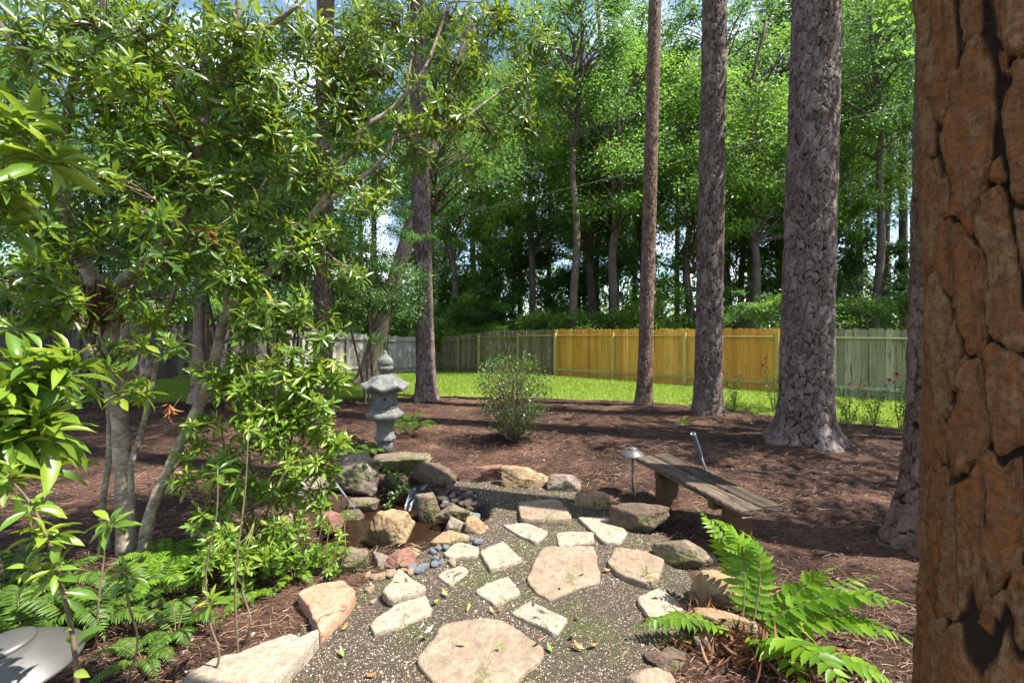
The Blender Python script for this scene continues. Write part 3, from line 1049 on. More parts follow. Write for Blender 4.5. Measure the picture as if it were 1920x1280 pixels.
flag('small pale flagstone behind the big brown one', z8([(1343, 492), (1440, 488), (1542, 495), (1537, 540), (1380, 563), (1355, 556)]), M_ST_CREAM, 0.02, 0.05, 5)
flag('grey four-sided flagstone half in shade near the path lamp', z8([(1455, 413), (1615, 411), (1718, 490), (1672, 546), (1590, 546), (1540, 492)]), M_ST_CREAM, 0.024, 0.05, 6)
flag('square cream flagstone in the centre of the path', z8([(943, 590), (1065, 537), (1166, 630), (1000, 686)]), M_ST_CREAM, 0.024, 0.05, 7)
flag('cream flagstone touching the blue pebbles by the pond', z8([(753, 602), (830, 534), (942, 572), (928, 612), (790, 623)]), M_ST_CREAM, 0.028, 0.05, 8)
flag('small thin tan flagstone sunk in the moss', z8([(722, 720), (760, 690), (850, 660), (892, 690), (795, 769)]), M_ST_CREAM, 0.015, 0.04, 9)
flag('cream five-sided flagstone above the largest one', z8([(918, 796), (1000, 745), (1060, 726), (1097, 722), (1157, 800), (1028, 872)]), M_ST_CREAM, 0.02, 0.05, 10)
flag('narrow pale grey flagstone right of the largest one', z8([(1105, 908), (1200, 845), (1300, 892), (1407, 945), (1337, 1021), (1230, 965)]), M_ST_CREAM, 0.02, 0.05, 11)
flag('triangular cream flagstone resting on a longer one', z8([(432, 796), (485, 740), (522, 678), (595, 735), (662, 772), (650, 788), (480, 836)]), M_ST_CREAM, 0.06, 0.05, 12)
flag('long cream flagstone on the pond side of the path', z8([(368, 970), (480, 890), (510, 862), (650, 798), (692, 860), (692, 906), (570, 960), (400, 1026)]), M_ST_CREAM, 0.02, 0.05, 13)
flag('brown flagstone beside the mossy border boulder', zl([(88, 546), (130, 474), (245, 490), (340, 530), (325, 592), (280, 646), (150, 602)]), M_ST_BROWN, 0.03, 0.06, 14)
flag('pale leaning flagstone left of the fern', zl([(217, 700), (320, 654), (442, 745), (285, 797)]), M_ST_CREAM, 0.028, 0.05, 15)
flag('pink sandstone border slab left of the path', z8([(-8, 812), (30, 785), (100, 758), (240, 744), (302, 800), (250, 872), (112, 1006), (85, 960), (50, 872)]), M_ST_PINK, 0.075, 0.11, 16)

# river pebbles, each a thing of its own
M_PB_BLUE = stone_mat('blue_pebble', (0.16, 0.18, 0.21), (0.24, 0.27, 0.30), (0.33, 0.35, 0.37), sc=12)
M_PB_TAN = stone_mat('tan_pebble', (0.36, 0.22, 0.13), (0.46, 0.33, 0.22), (0.56, 0.45, 0.34), sc=12)
M_PB_DARK = stone_mat('dark_pebble', (0.08, 0.055, 0.045), (0.15, 0.10, 0.08), (0.2, 0.16, 0.14), sc=12)
PBM = {}
for kx, mt in (('b', M_PB_BLUE), ('t', M_PB_TAN), ('d', M_PB_DARK)):
    PBM[kx] = [rock_mesh('pebble', (1, 0.8, 0.55), mt, 300 + q, 3, sharp=(7 if kx != 't' else 10), rough=0.04) for q in range(3)]
    for me in PBM[kx]:
        me.polygons.foreach_set('use_smooth', np.ones(len(me.polygons), bool))


def z3(x, y):
    return 600 + x / 5.333, 840 + y / 5.333


blue = [(1555, 665, 80), (1400, 795, 65), (1585, 920, 85), (1535, 895, 60), (1260, 975, 75), (1185, 985, 65), (1130, 1015, 75), (1150, 1090, 80), (1145, 1140, 75), (1210, 1125, 55), (1030, 1170, 100), (975, 1200, 80), (1315, 470, 80), (1255, 535, 75), (1545, 470, 50), (1485, 880, 50)]
tan = [(930, 1035, 120), (1325, 1125, 90), (1435, 395, 75), (1490, 435, 60), (905, 1215, 80), (690, 1250, 90), (600, 1270, 90), (1660, 780, 60), (1500, 650, 60), (1480, 715, 50), (780, 1020, 70), (1300, 830, 70), (520, 1265, 60), (840, 1200, 60)]
dark = [(1300, 380, 90), (1360, 440, 80), (1235, 500, 90), (1240, 450, 70), (1385, 500, 80), (1450, 480, 85), (1520, 470, 75), (1480, 530, 100), (1340, 515, 70), (1210, 440, 60), (1420, 540, 80), (1545, 540, 60), (1180, 480, 70), (1230, 560, 70), (1300, 560, 80), (1270, 420, 60), (1330, 590, 60), (1500, 590, 60), (1180, 410, 60)]
for kk, lst, lab, gr in (('b', blue, 'smooth blue-grey river pebble by the pond edge', 'blue-grey river pebbles'), ('t', tan, 'rounded tan cobble by the pond edge', 'tan cobbles by the pond'), ('d', dark, 'dark brown pebble in the dry stream above the pond', 'dark pebbles in the stream bed')):
    for q, (zx, zy, sz) in enumerate(lst):
        px, py = z3(zx, zy)
        g = G(px, py + sz / 5.333 * 0.2, 0.015)
        s = 1.25 * sz / 5.333 / FPX * g.y
        o = ob('pebble', PBM[kk][q % 3], loc=(g.x, g.y, max(0.0, float(gravel_h(np.array([g.x]), np.array([g.y]))[0]) * 0.5) + s * 0.2), rot=(random.uniform(-.2, .2), random.uniform(-.2, .2), random.uniform(0, 6)), scale=(s, s, s))
        tag(o, lab, 'pebble', gr)
# cobbles along the left of the path
for q, (px, py, sz, kk) in enumerate([(693, 1102, 22, 't'), (712, 1080, 26, 't'), (735, 1072, 20, 't'), (755, 1090, 16, 't'), (690, 1075, 16, 't'), (700, 1125, 14, 't'), (772, 1062, 20, 'b'), (790, 1066, 14, 'b'), (660, 1090, 12, 'd')]):
    g = G(px, py, 0.015)
    s = sz / FPX * g.y
    o = ob('pebble', PBM[kk][q % 3], loc=(g.x, g.y, s * 0.15), rot=(random.uniform(-.2, .2), random.uniform(-.2, .2), random.uniform(0, 6)), scale=(s, s, s))
    tag(o, 'cobble in the row beside the triangular cream flagstone', 'pebble', 'cobbles beside the triangular flagstone')

# waterfall sheet: smooth grey water sliding over a lip into the pond
m, nt = new_mat('falling_water')
co = objco(nt, (30, 30, 2))
b = nd(nt, 'ShaderNodeBsdfPrincipled', {'Base Color': (0.46, 0.48, 0.53), 'Roughness': 0.2, 'IOR': 1.33, 'Transmission Weight': 0.0})
bn = nd(nt, 'ShaderNodeBump', {'Height': noise(nt, co, 2.5, 5), 'Strength': 0.6, 'Distance': 0.02})
nt.links.new(bn.outputs[0], b.inputs['Normal'])
nd(nt, 'ShaderNodeOutputMaterial', {'Surface': b.outputs[0]})
wf = thing('waterfall', 'smooth grey waterfall sliding between rocks into the pond', 'waterfall', (0, 0, 0))
prof = [(802, 909, 4.62), (792, 911, 4.52), (783, 915, 4.42), (776, 922, 4.36), (772, 935, 4.33), (770, 948, 4.30), (769, 962, 4.28)]
wid = [0.11, 0.10, 0.085, 0.07, 0.066, 0.074, 0.085]
V = []
for (px, py, D), w in zip(prof, wid):
    c = W(px, py, D)
    for k in range(5):
        t = k / 8 - 0.5
        V.append((c.x + t * 2 * w, c.y - t * 0.06 + 0.03 * (abs(t) * 2) ** 2, c.z + 0.008 * math.cos(t * 9) - 0.03 * (abs(t) * 2) ** 3))
V = np.array(V)
V = np.vstack([V, V + np.array((0, 0.03, -0.012))])
Q = []
for i in range(6):
    for j in range(8):
        a = i * 9 + j
        Q.append((a, a + 1, a + 10, a + 9))
        Q.append((63 + a, 63 + a + 9, 63 + a + 10, 63 + a + 1))
for j in range(8):
    Q.append((j, 63 + j, 63 + j + 1, j + 1))
for i in range(6):
    Q.append((i * 9, i * 9 + 9, 63 + i * 9 + 9, 63 + i * 9))
    Q.append((i * 9 + 8, 63 + i * 9 + 8, 63 + i * 9 + 17, i * 9 + 17))
ob('water_sheet', mk_mesh('water_sheet', V, np.array(Q), m, True), wf)

# ------------------------------------------------------------------ fences
def picket_mesh(w, h, t, mat, ear=0.035):
    x = w / 2
    out = [(-x, 0), (x, 0), (x, h - ear), (x - ear, h), (-x + ear, h), (-x, h - ear)]
    V = [(a, -t / 2, b) for a, b in out] + [(a, t / 2, b) for a, b in out]
    me = bpy.data.meshes.new('picket')
    F = [(0, 1, 2, 3, 4, 5), (11, 10, 9, 8, 7, 6)] + [(i, 6 + i, 6 + (i + 1) % 6, (i + 1) % 6) for i in range(6)]
    me.from_pydata(V, [], F)
    me.materials.append(mat)
    return me


def beam_mesh(name, L, w, h, mat, along='X'):
    g = Geo()
    b = 0.004
    # bevelled beam along X
    prof = [(-w / 2 + b, -h / 2), (w / 2 - b, -h / 2), (w / 2, -h / 2 + b), (w / 2, h / 2 - b), (w / 2 - b, h / 2), (-w / 2 + b, h / 2), (-w / 2, h / 2 - b), (-w / 2, -h / 2 + b)]
    V = [(x, p, q) for x in (-L / 2, L / 2) for p, q in prof]
    if along == 'Z':
        V = [(p, q, x) for x, p, q in V]
    F = [(i, (i + 1) % 8, 8 + (i + 1) % 8, 8 + i) for i in range(8)]
    me = bpy.data.meshes.new(name)
    me.from_pydata(V, [], F + [tuple(range(7, -1, -1)), tuple(range(8, 16))])
    me.materials.append(mat)
    return me


def fence(name, label, A, B, h, pw, mp, mr, mpost, side, posts, rails=(0.86, 0.14), seed=0, hA=None, gapj=0.004, zoff=0.0, kick=None):
    """side=+1: rails and posts on the left of A->B"""
    r = random.Random(seed)
    A, B = Vector((*A, 0)), Vector((*B, 0))
    u = (B - A)
    L = u.length
    u.normalize()
    nrm = Vector((-u.y, u.x, 0)) * side
    ang = math.atan2(u.y, u.x)
    mid = (A + B) / 2
    root = thing(name, label, 'fence', (A.x, A.y, 0))
    n = int(L / pw)
    meshes = [picket_mesh(pw * 0.985, h + dh, 0.018, mp) for dh in (-0.012, 0.0, 0.01, 0.02)]
    for i in range(n):
        p = A + u * ((i + 0.5) * L / n)
        z = float(gz(p.x, p.y)) + zoff
        o = ob('picket', meshes[r.randrange(4)], root)
        o.location = (p.x - A.x + nrm.x * r.uniform(-.003, .003), p.y - A.y + nrm.y * r.uniform(-.003, .003), z - 0.02)
        o.rotation_euler = (r.gauss(0, 0.004), r.gauss(0, 0.005), ang + r.gauss(0, 0.01))
    np_ = len(posts)
    P = [A + u * (t * L) for t in posts]
    for p in P:
        z = float(gz(p.x, p.y)) + zoff
        q = p + nrm * 0.075
        ob('post', POSTM.setdefault(mpost.name, beam_mesh('post', 1.75, 0.09, 0.09, mpost, 'Z')), root, (q.x - A.x, q.y - A.y, z + (h - 0.10) - 0.875 - 0.04), (0, 0, ang))
    ends = [A] + P + [B]
    for a, b in zip(ends[:-1], ends[1:]):
        if (b - a).length < 0.3:
            continue
        za, zb = float(gz(a.x, a.y)) + zoff, float(gz(b.x, b.y)) + zoff
        for ri, f in enumerate(rails):
            l = (b - a).length
            hz = f * h
            c = (a + b) / 2 + nrm * (0.032 if f < 0.6 else 0.048)
            top = f > 0.6
            me = beam_mesh('rail', l - (0.092 if not top else 0.004), 0.040 if not top else 0.075, 0.085 if not top else 0.038, mr if not (kick and not top) else kick)
            ob('rail', me, root, (c.x - A.x, c.y - A.y, (za + zb) / 2 + hz), (0, -math.atan2(zb - za, l), ang))
    return root


POSTM = {}
M_CEDAR = wood_mat('new_cedar', [(0.12, (0.33, 0.14, 0.03)), (0.35, (0.54, 0.26, 0.05)), (0.6, (0.63, 0.34, 0.065)), (0.9, (0.71, 0.44, 0.11))], streak=((0.40, 0.19, 0.04), 0.60), knots=0.8)
M_TREATED = wood_mat('treated_pine', [(0.2, (0.40, 0.31, 0.085)), (0.8, (0.50, 0.41, 0.14))], knots=0.3)
M_MOSSY = wood_mat('mossy_board', [(0.2, (0.09, 0.075, 0.045)), (0.6, (0.16, 0.14, 0.085)), (0.9, (0.24, 0.22, 0.14))], streak=((0.40, 0.40, 0.33), 0.56, (0.05, 0.045, 0.03), 0.53), gs=1.2)
M_MOSSPOST = wood_mat('mossy_post', [(0.2, (0.20, 0.17, 0.065)), (0.8, (0.30, 0.26, 0.11))])
M_GREENB = wood_mat('green_board', [(0.12, (0.15, 0.14, 0.088)), (0.45, (0.27, 0.26, 0.168)), (0.85, (0.38, 0.375, 0.26))], streak=((0.10, 0.092, 0.06), 0.56), knots=0.8)
M_GREENP = wood_mat('green_rail', [(0.2, (0.30, 0.31, 0.17)), (0.8, (0.40, 0.41, 0.25))])
M_GREYB = wood_mat('weathered_board', [(0.15, (0.22, 0.19, 0.17)), (0.5, (0.34, 0.31, 0.28)), (0.85, (0.48, 0.45, 0.42))], streak=((0.16, 0.14, 0.12), 0.6))
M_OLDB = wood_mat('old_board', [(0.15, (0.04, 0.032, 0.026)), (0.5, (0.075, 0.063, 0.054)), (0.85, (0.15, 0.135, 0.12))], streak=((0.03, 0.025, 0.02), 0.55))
M_GREYR = wood_mat('weathered_rail', [(0.2, (0.26, 0.23, 0.2)), (0.8, (0.4, 0.36, 0.33))])
M_KICK = wood_mat('rust_board', [(0.2, (0.18, 0.085, 0.035)), (0.8, (0.26, 0.13, 0.05))])

fence('picket_fence', 'new orange cedar fence with yellow rails across the lawn', FA, FD, 1.68, 0.145, M_CEDAR, M_TREATED, M_TREATED, -1, [0.01, 0.32, 0.64, 0.97], seed=1)
fence('picket_fence', 'greenish weathered fence behind the rose bushes on the right', FD, FE, 1.66, 0.15, M_GREENB, M_GREENP, M_GREENP, -1, [0.02, 0.30, 0.58, 0.86], seed=2)
fence('picket_fence', 'dark mossy grey fence joining the new orange one', FB, FA, 1.68, 0.14, M_MOSSY, M_MOSSPOST, M_MOSSPOST, -1, [0.0, 0.55], seed=3, kick=M_KICK)
fence('picket_fence', 'mossy fence stretch running back to the far lawn corner', FC, FB, 1.66, 0.14, M_MOSSY, M_MOSSPOST, M_MOSSPOST, -1, [0.1, 0.62], seed=4, kick=M_KICK)
FL2 = FC + (FL - FC) * 0.42
fence('picket_fence', 'sunlit pale grey fence behind the stone lantern', FL2, FC, 1.70, 0.145, M_GREYB, M_GREYR, M_GREYR, -1, [0.1, 0.36, 0.62, 0.88], seed=5)
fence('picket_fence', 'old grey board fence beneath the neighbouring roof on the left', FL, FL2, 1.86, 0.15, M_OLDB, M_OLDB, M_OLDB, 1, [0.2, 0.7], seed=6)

# ------------------------------------------------------------------ stone lantern
M_LANT = stone_mat('cast_stone', (0.11, 0.112, 0.105), (0.185, 0.185, 0.172), (0.26, 0.26, 0.245), 0.2, (0.12, 0.13, 0.08), sc=7)
M_HOLE_SHADE, _nt = new_mat('lantern_hole_shade')
finish(M_HOLE_SHADE, _nt, (0.02, 0.018, 0.016), 0.9)
lg = G(722, 848)
lan = thing('stone_lantern', 'grey cast stone garden lantern with curled roof behind the pond', 'lantern', (lg.x, lg.y, float(gz(lg.x, lg.y)) - 0.02), 0.25)
u_ = 0.00122


def lz(zy):
    return (1205 - zy) * u_ + 0.02


def lath(name, prof, n=48, mod=None, parent=None, mat=M_LANT):
    g = Geo()
    g.lathe([(r * u_, lz(z)) for r, z in prof], n, mod)
    return ob(name, g.mesh(name, mat, True), parent or lan)


def polyg(k, amt=1.0, ph=0.0):
    def f(rr, zz, th):
        a = np.mod(th + ph, 2 * math.pi / k) - math.pi / k
        s = math.cos(math.pi / k) / np.cos(a)
        return rr * (1 + amt * (s / math.cos(math.pi / k) * 0.97 - 1)), zz
    return f


lath('base', [(84, 1230), (84, 1100), (82, 1090), (80, 1082)], 32)
lath('shaft', [(80, 1082), (100, 1066), (103, 1048), (98, 1030), (88, 1018), (82, 990), (80, 930), (84, 880), (96, 868), (102, 858)], 48, polyg(6))
lath('platform', [(100, 858), (150, 842), (176, 818), (180, 790), (168, 768), (138, 756), (132, 738), (118, 730)], 48, polyg(6))
lbx = lath('light_box', [(114, 730), (118, 722), (118, 560), (112, 545)], 48, polyg(6))


def roofmod(rr, zz, th):
    k = np.cos(6 * th)
    f = (rr / (235 * u_)) ** 3
    return rr * (1 + 0.07 * f * k), zz + (0.022 * f * k + 0.012 * f * np.clip(k, 0, 1) ** 3)


lath('roof', [(100, 548), (190, 540), (226, 520), (238, 498), (232, 478), (205, 462), (175, 440), (148, 408), (120, 378), (90, 362), (60, 356)], 72, roofmod)
fin = lath('finial', [(58, 358), (50, 340), (56, 328), (78, 312), (84, 294), (76, 276), (66, 270), (78, 258), (84, 230), (76, 200), (52, 176), (32, 162), (20, 140), (16, 116), (10, 106), (1, 103)], 40)
for k in range(6):
    a = math.radians(30 + 60 * k) + math.radians(0)
    rr_ = 118 * u_ * 0.965
    g = Geo()
    fw, fh, t = 0.092, 0.15, 0.006
    for (cx, cz, w_, h_) in ((-fw / 2, 0, 0.010, fh), (fw / 2, 0, 0.010, fh), (0, fh / 2, fw + 0.01, 0.010), (0, -fh / 2, fw + 0.01, 0.010)):
        g.box((0, cx, cz), (t, w_, h_))
    pm = ob('relief_panel', g.mesh('relief_panel', M_LANT), lbx)
    pm.location = (math.cos(a) * rr_, math.sin(a) * rr_, lz(640))
    pm.rotation_euler = (0, 0, a)
    g = Geo()
    n = 14
    th = np.linspace(0, 2 * math.pi, n, endpoint=False)
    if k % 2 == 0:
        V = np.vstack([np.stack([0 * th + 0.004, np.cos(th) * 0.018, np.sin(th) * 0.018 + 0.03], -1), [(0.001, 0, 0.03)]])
        me = mk_mesh('opening_shade', V, np.stack([np.arange(n), (np.arange(n) + 1) % n, np.full(n, n)], -1), M_HOLE_SHADE)  # dark disc on the solid wall, the hollow's inner shade put into its colour
        hole = ob('opening_shade', me, lbx, pm.location, (0, 0, a))
    gg = Geo()
    gg.tube([(0.003, 0.022 * math.cos(t_), -0.02 + 0.026 * math.sin(t_)) for t_ in np.linspace(0.6, 4.8, 12)], [0.006] * 12, 6)
    ob('carved_relief', gg.mesh('carved_relief', M_LANT, True), lbx, pm.location, (0, 0, a))
for k in range(6):
    a = math.radians(60 * k)
    gg = Geo()
    ang_ = np.linspace(-2.6, 2.6, 14)
    gg.tube([(0.222 * 1.0 * math.cos(a) + 0.0, 0.222 * math.sin(a), lz(486) + 0.012)] + [((0.232 + 0.022 * math.cos(t_)) * math.cos(a), (0.232 + 0.022 * math.cos(t_)) * math.sin(a), lz(486) + 0.016 + 0.018 * math.sin(t_)) for t_ in ang_[3:11]], np.linspace(0.022, 0.010, 9), 8)
    ob('roof_curl', gg.mesh('roof_curl', M_LANT, True), lan)

# ------------------------------------------------------------------ bench
M_BENCH = wood_mat('bench_plank', [(0.15, (0.025, 0.017, 0.011)), (0.5, (0.05, 0.036, 0.024)), (0.85, (0.095, 0.07, 0.05))], streak=((0.011, 0.008, 0.006), 0.52, (0.18, 0.15, 0.12), 0.60), axis='X', gs=1.3)
M_BLEG = wood_mat('bench_leg', [(0.2, (0.06, 0.032, 0.015)), (0.8, (0.115, 0.066, 0.03))], streak=((0.09, 0.08, 0.035), 0.57))
BZ = 0.40
bL, bR = W(1224, 853, FPX * (CAMZ - BZ) / (853 - HY)), W(1430, 953, FPX * (CAMZ - BZ) / (953 - HY))
bd = (bR - bL)
blen = bd.length
bang = math.atan2(bd.y, bd.x)
bc = (bL + bR) / 2
bench = thing('garden_bench', 'weathered wooden plank bench beside the path', 'bench', (bc.x, bc.y, 0), bang)


def plank(name, L, w, t, mat, seed):
    r = np.random.default_rng(seed)
    n = 40
    xs = np.linspace(-L / 2, L / 2, n)
    V, F = [], []
    prof = [(-w / 2 + .008, -t / 2), (w / 2 - .008, -t / 2), (w / 2, -t / 2 + .008), (w / 2, t / 2 - .01), (w / 2 - .01, t / 2), (0, t / 2 + 0.0015), (-w / 2 + .01, t / 2), (-w / 2, t / 2 - .01), (-w / 2, -t / 2 + .008)]
    k = len(prof)
    wob = r.normal(0, 0.0022, (n, k, 2))
    for i, x in enumerate(xs):
        for j, (p, q) in enumerate(prof):
            end = 0.004 * r.normal() if i in (0, n - 1) else 0
            V.append((x + end, p + wob[i, j, 0], q + wob[i, j, 1] * 0.7))
    for i in range(n - 1):
        for j in range(k):
            a = i * k + j
            b = i * k + (j + 1) % k
            F.append((a, b, b + k, a + k))
    me = bpy.data.meshes.new(name)
    me.from_pydata(V, [], F + [tuple(range(k - 1, -1, -1)), tuple(range((n - 1) * k, n * k))])
    me.materials.append(mat)
    return me


pw_ = 0.175
ob('seat_plank', plank('seat_plank', blen, pw_, 0.045, M_BENCH, 4), bench, (0.01, -pw_ / 2 - 0.006, BZ - 0.022), (0.01, 0, 0.006))
ob('seat_plank', plank('seat_plank', blen, pw_, 0.045, M_BENCH, 9), bench, (-0.01, pw_ / 2 + 0.006, BZ - 0.020), (-0.012, 0, -0.004))
for sx_ in (-1, 1):
    xx = sx_ * (blen / 2 - 0.24)
    ob('leg', plank('leg', BZ - 0.045 + 0.06, 0.19, 0.10, M_BLEG, 20 + sx_), bench, (xx, 0.0, (BZ - 0.045) / 2 - 0.03), (0, math.radians(90), 0))
    ob('crosspiece', beam_mesh('crosspiece', 0.32, 0.06, 0.06, M_BLEG), bench, (xx - sx_ * 0.082, 0, BZ - 0.076), (0, 0, math.radians(90)))
ob('bark_flake', rock_mesh('bark_flake', (0.075, 0.03, 0.012), M_RK_GREY, 71, 3), bench, (0.02, -0.08, BZ + 0.006), (0, 0.1, 0.3))

# ------------------------------------------------------------------ garden lights
M_METAL = plain('painted_metal', (0.08, 0.078, 0.074), 0.45, 0.5, 0.12, 30, Metallic=0.25)
M_STEM = plain('lamp_stem', (0.13, 0.12, 0.11), 0.55, 0.4, 0.2, 30, Metallic=0.3)
M_GREYPL = plain('grey_plastic', (0.10, 0.12, 0.15), 0.45, 0.5, 0.1, 20)


def path_lamp(label, x, y, z, r, tilt=(0, 0, 0)):
    zg = float(gz(x, y))
    root = thing('path_lamp', label, 'lamp', (x, y, zg))
    root.rotation_euler = tilt
    g = Geo()
    h = z - zg
    g.lathe([(r * 0.99, h - 0.006), (r, h), (r * 0.985, h + 0.004), (r * 0.8, h + 0.10 * r * 2), (r * 0.55, h + 0.19 * r * 2), (r * 0.40, h + 0.235 * r * 2)], 64)
    ob('lamp_shade', g.mesh('lamp_shade', M_METAL, True), root)
    g = Geo()
    c = h + 0.235 * r * 2
    g.lathe([(r * 0.40, c - 0.006), (r * 0.42, c), (r * 0.42, c + 0.006), (r * 0.36, c + 0.012), (r * 0.2, c + 0.022), (r * 0.02, c + 0.026)], 48)
    ob('cap', g.mesh('cap', M_METAL, True), root)
    g = Geo()
    g.tube([(0, 0, -0.12), (0, 0, h + 0.2 * r)], [0.011, 0.011], 16)
    g.tube([(0, 0, h - 0.03), (0, 0, h + 0.3 * r)], [0.022, 0.022], 16)
    ob('stem', g.mesh('stem', M_STEM, True), root)
    g = Geo()
    g.lathe([(0.03, -0.02), (0.032, 0.005), (0.02, 0.018), (0.012, 0.03)], 20)
    ob('ground_collar', g.mesh('ground_collar', M_STEM, True), root)
    return root


pl = G(1187, 926)
path_lamp('small mushroom-shaped path lamp standing by the bench', pl.x - 0.0, pl.y, 0.385, 0.118, (0, math.radians(-1), 0))
p2 = W(88, 1225, 1.36)
path_lamp('large round grey path lamp among the ferns in the corner', p2.x, p2.y, 0.63, 0.165, (math.radians(5), math.radians(-5), 0))


def spot(label, base, top, r, head):
    b, t = Vector(base), Vector(top)
    root = thing('garden_spotlight', label, 'spotlight', b)
    d = t - b
    L = d.length
    q = d.to_track_quat('Z', 'Y').to_euler()
    g = Geo()
    g.tube([(0, 0, -0.05), (0, 0, L * (1 - head))], [r * 0.55] * 2, 16)
    o = ob('stem', g.mesh('stem', M_GREYPL, True), root)
    o.rotation_euler = q
    g = Geo()
    k = L * (1 - head)
    g.lathe([(r * 0.5, k - 0.01), (r * 0.9, k + 0.015), (r * 0.95, k + 0.04), (r * 1.15, k + 0.05), (r * 1.2, L - 0.03), (r * 1.35, L - 0.025), (r * 1.35, L), (r * 1.1, L), (r * 1.0, L - 0.02)], 24)
    o = ob('lamp_head', g.mesh('lamp_head', M_GREYPL, True), root)
    o.rotation_euler = q
    g = Geo()
    g.tube([(r * 0.6, 0, k + 0.005), (r * 1.2, 0, k + 0.005)], [r * 0.28] * 2, 10)
    o = ob('knob', g.mesh('knob', M_GREYPL, True), root)
    o.rotation_euler = q
    return root


sb = G(1332, 905)
spot('slim grey spotlight stake leaning behind the bench', (sb.x, sb.y, 0), W(1299, 812, sb.y - 0.08), 0.021, 0.46)
s1, s2_ = W(664, 952, 4.2), W(629, 905, 4.25)
spot('thin black submersible light leaning over the pond edge', s1, s2_, 0.009, 0.6)

# ------------------------------------------------------------------ neighbouring house behind the left fence
M_SHINGLE = stone_mat('roof_shingle', (0.07, 0.05, 0.045), (0.12, 0.09, 0.08), (0.17, 0.13, 0.12), sc=3)
M_BRICKW = plain('house_wall', (0.22, 0.15, 0.11), 0.9, 0.2, 0.3, 6)
M_TRIM = plain('house_trim', (0.09, 0.06, 0.05), 0.7)
hs = thing('house', 'brown shingled house roof showing over the left fence', 'house', (-19.0, 16.5, 0), math.radians(40))
g = Geo()
g.box((0, 0, 1.05), (9.0, 6, 2.1))
ob('wall', g.mesh('wall', M_BRICKW), hs)
g = Geo()
V = [(-5, -3.6, 1.95), (5, -3.6, 1.95), (5, 3.6, 1.95), (-5, 3.6, 1.95), (-5, 0, 4.0), (5, 0, 4.0), (-5, -3.6, 2.1), (5, -3.6, 2.1), (5, 3.6, 2.1), (-5, 3.6, 2.1)]
g.add(V, [(6, 7, 5, 4), (8, 9, 4, 5), (0, 3, 2, 1), (0, 1, 7, 6), (2, 3, 9, 8)], [(9, 6, 4), (7, 8, 5)])
g.add([(-5, -3.6, 1.95), (-5, 3.6, 1.95), (-5, 3.6, 2.1), (-5, -3.6, 2.1), (5, -3.6, 1.95), (5, 3.6, 1.95), (5, 3.6, 2.1), (5, -3.6, 2.1)], [(0, 3, 2, 1), (4, 5, 6, 7)])
ro = ob('roof', g.mesh('roof', M_SHINGLE), hs)
g = Geo()
for k in range(11):
    t = (k + 0.5) / 11
    yy, z_ = -3.6 + 3.6 * t, 2.1 + 1.9 * t
    g.box((0, yy, z_ + 0.012), (10, 0.30, 0.02), Matrix.Rotation(math.atan2(1.9, 3.6) - 0.04, 4, 'X'))
o = ob('shingle_courses', g.mesh('shingle_courses', M_SHINGLE), ro, kind='stuff')
g = Geo()
g.box((0, -3.62, 2.0), (10.05, 0.06, 0.2))
ob('fascia', g.mesh('fascia', M_TRIM), hs)

# ------------------------------------------------------------------ power lines
M_WIRE = plain('cable', (0.22, 0.215, 0.21), 0.6)
for q, (a, b, lab) in enumerate([((842, 405), (1726, 187), 'lowest pale overhead cable crossing in front of the woods'), ((1000, 318), (1717, 109), 'middle pale overhead cable crossing in front of the woods'), ((1040, 258), (1713, 34), 'highest pale overhead cable crossing in front of the woods')]):
    D0, D1 = 18.2, 11.6
    P0, P1 = W(a[0], a[1], D0), W(b[0], b[1], D1)
    e = (P1 - P0)
    A_, B_ = P0 - e * 0.9, P1 + e * 0.9
    pts = []
    for t in np.linspace(0, 1, 40):
        p = A_.lerp(B_, t)
        p.z -= 0.5 * (0.12 - (t - 0.5) ** 2)
        pts.append(p)
    g = Geo()
    g.tube(pts, [0.006] * 40, 6)
    tag(ob('power_line', g.mesh('power_line', M_WIRE, True)), lab, 'cable')

# reddish board leaning in the bed left of the lantern
M_REDB = wood_mat('red_board', [(0.2, (0.16, 0.06, 0.035)), (0.8, (0.24, 0.10, 0.06))], axis='X')
rb = W(668, 812, 6.3)
tag(ob('wooden_board', beam_mesh('wooden_board', 0.34, 0.09, 0.022, M_REDB), None, (rb.x, rb.y, 0.10), (0.2, math.radians(32), 0.3)), 'short reddish board lying against the shrub left of the lantern', 'board')
# weathered root stump with a grass tuft beyond the bench
st = G(1277, 798)
stump = thing('tree_stump', 'small weathered stump with a grass tuft beyond the bench', 'stump', (st.x, st.y, float(gz(st.x, st.y))))
ob('stump', rock_mesh('stump', (0.30, 0.2, 0.12), M_RK_GREY, 811, 4, rough=0.14), stump, (0, 0, 0.02))
n = 90
LSs = Leaves()
LSs.add(rng.normal(0, 1, (n, 3)) * np.array((0.06, 0.05, 0.005)) + np.array((0.03, -0.02, 0.06)), np.stack([rng.normal(0, .5, n), rng.normal(0, .5, n), np.ones(n)], -1), rng.normal(0, 1, (n, 3)), rng.uniform(0.05, 0.1, n), 0.008, rng.random(n))
ob('grass_tuft', leaves_mesh('grass_tuft', LSs.arr(), TPL_RHOMB, M_BLADE), stump, kind='stuff')
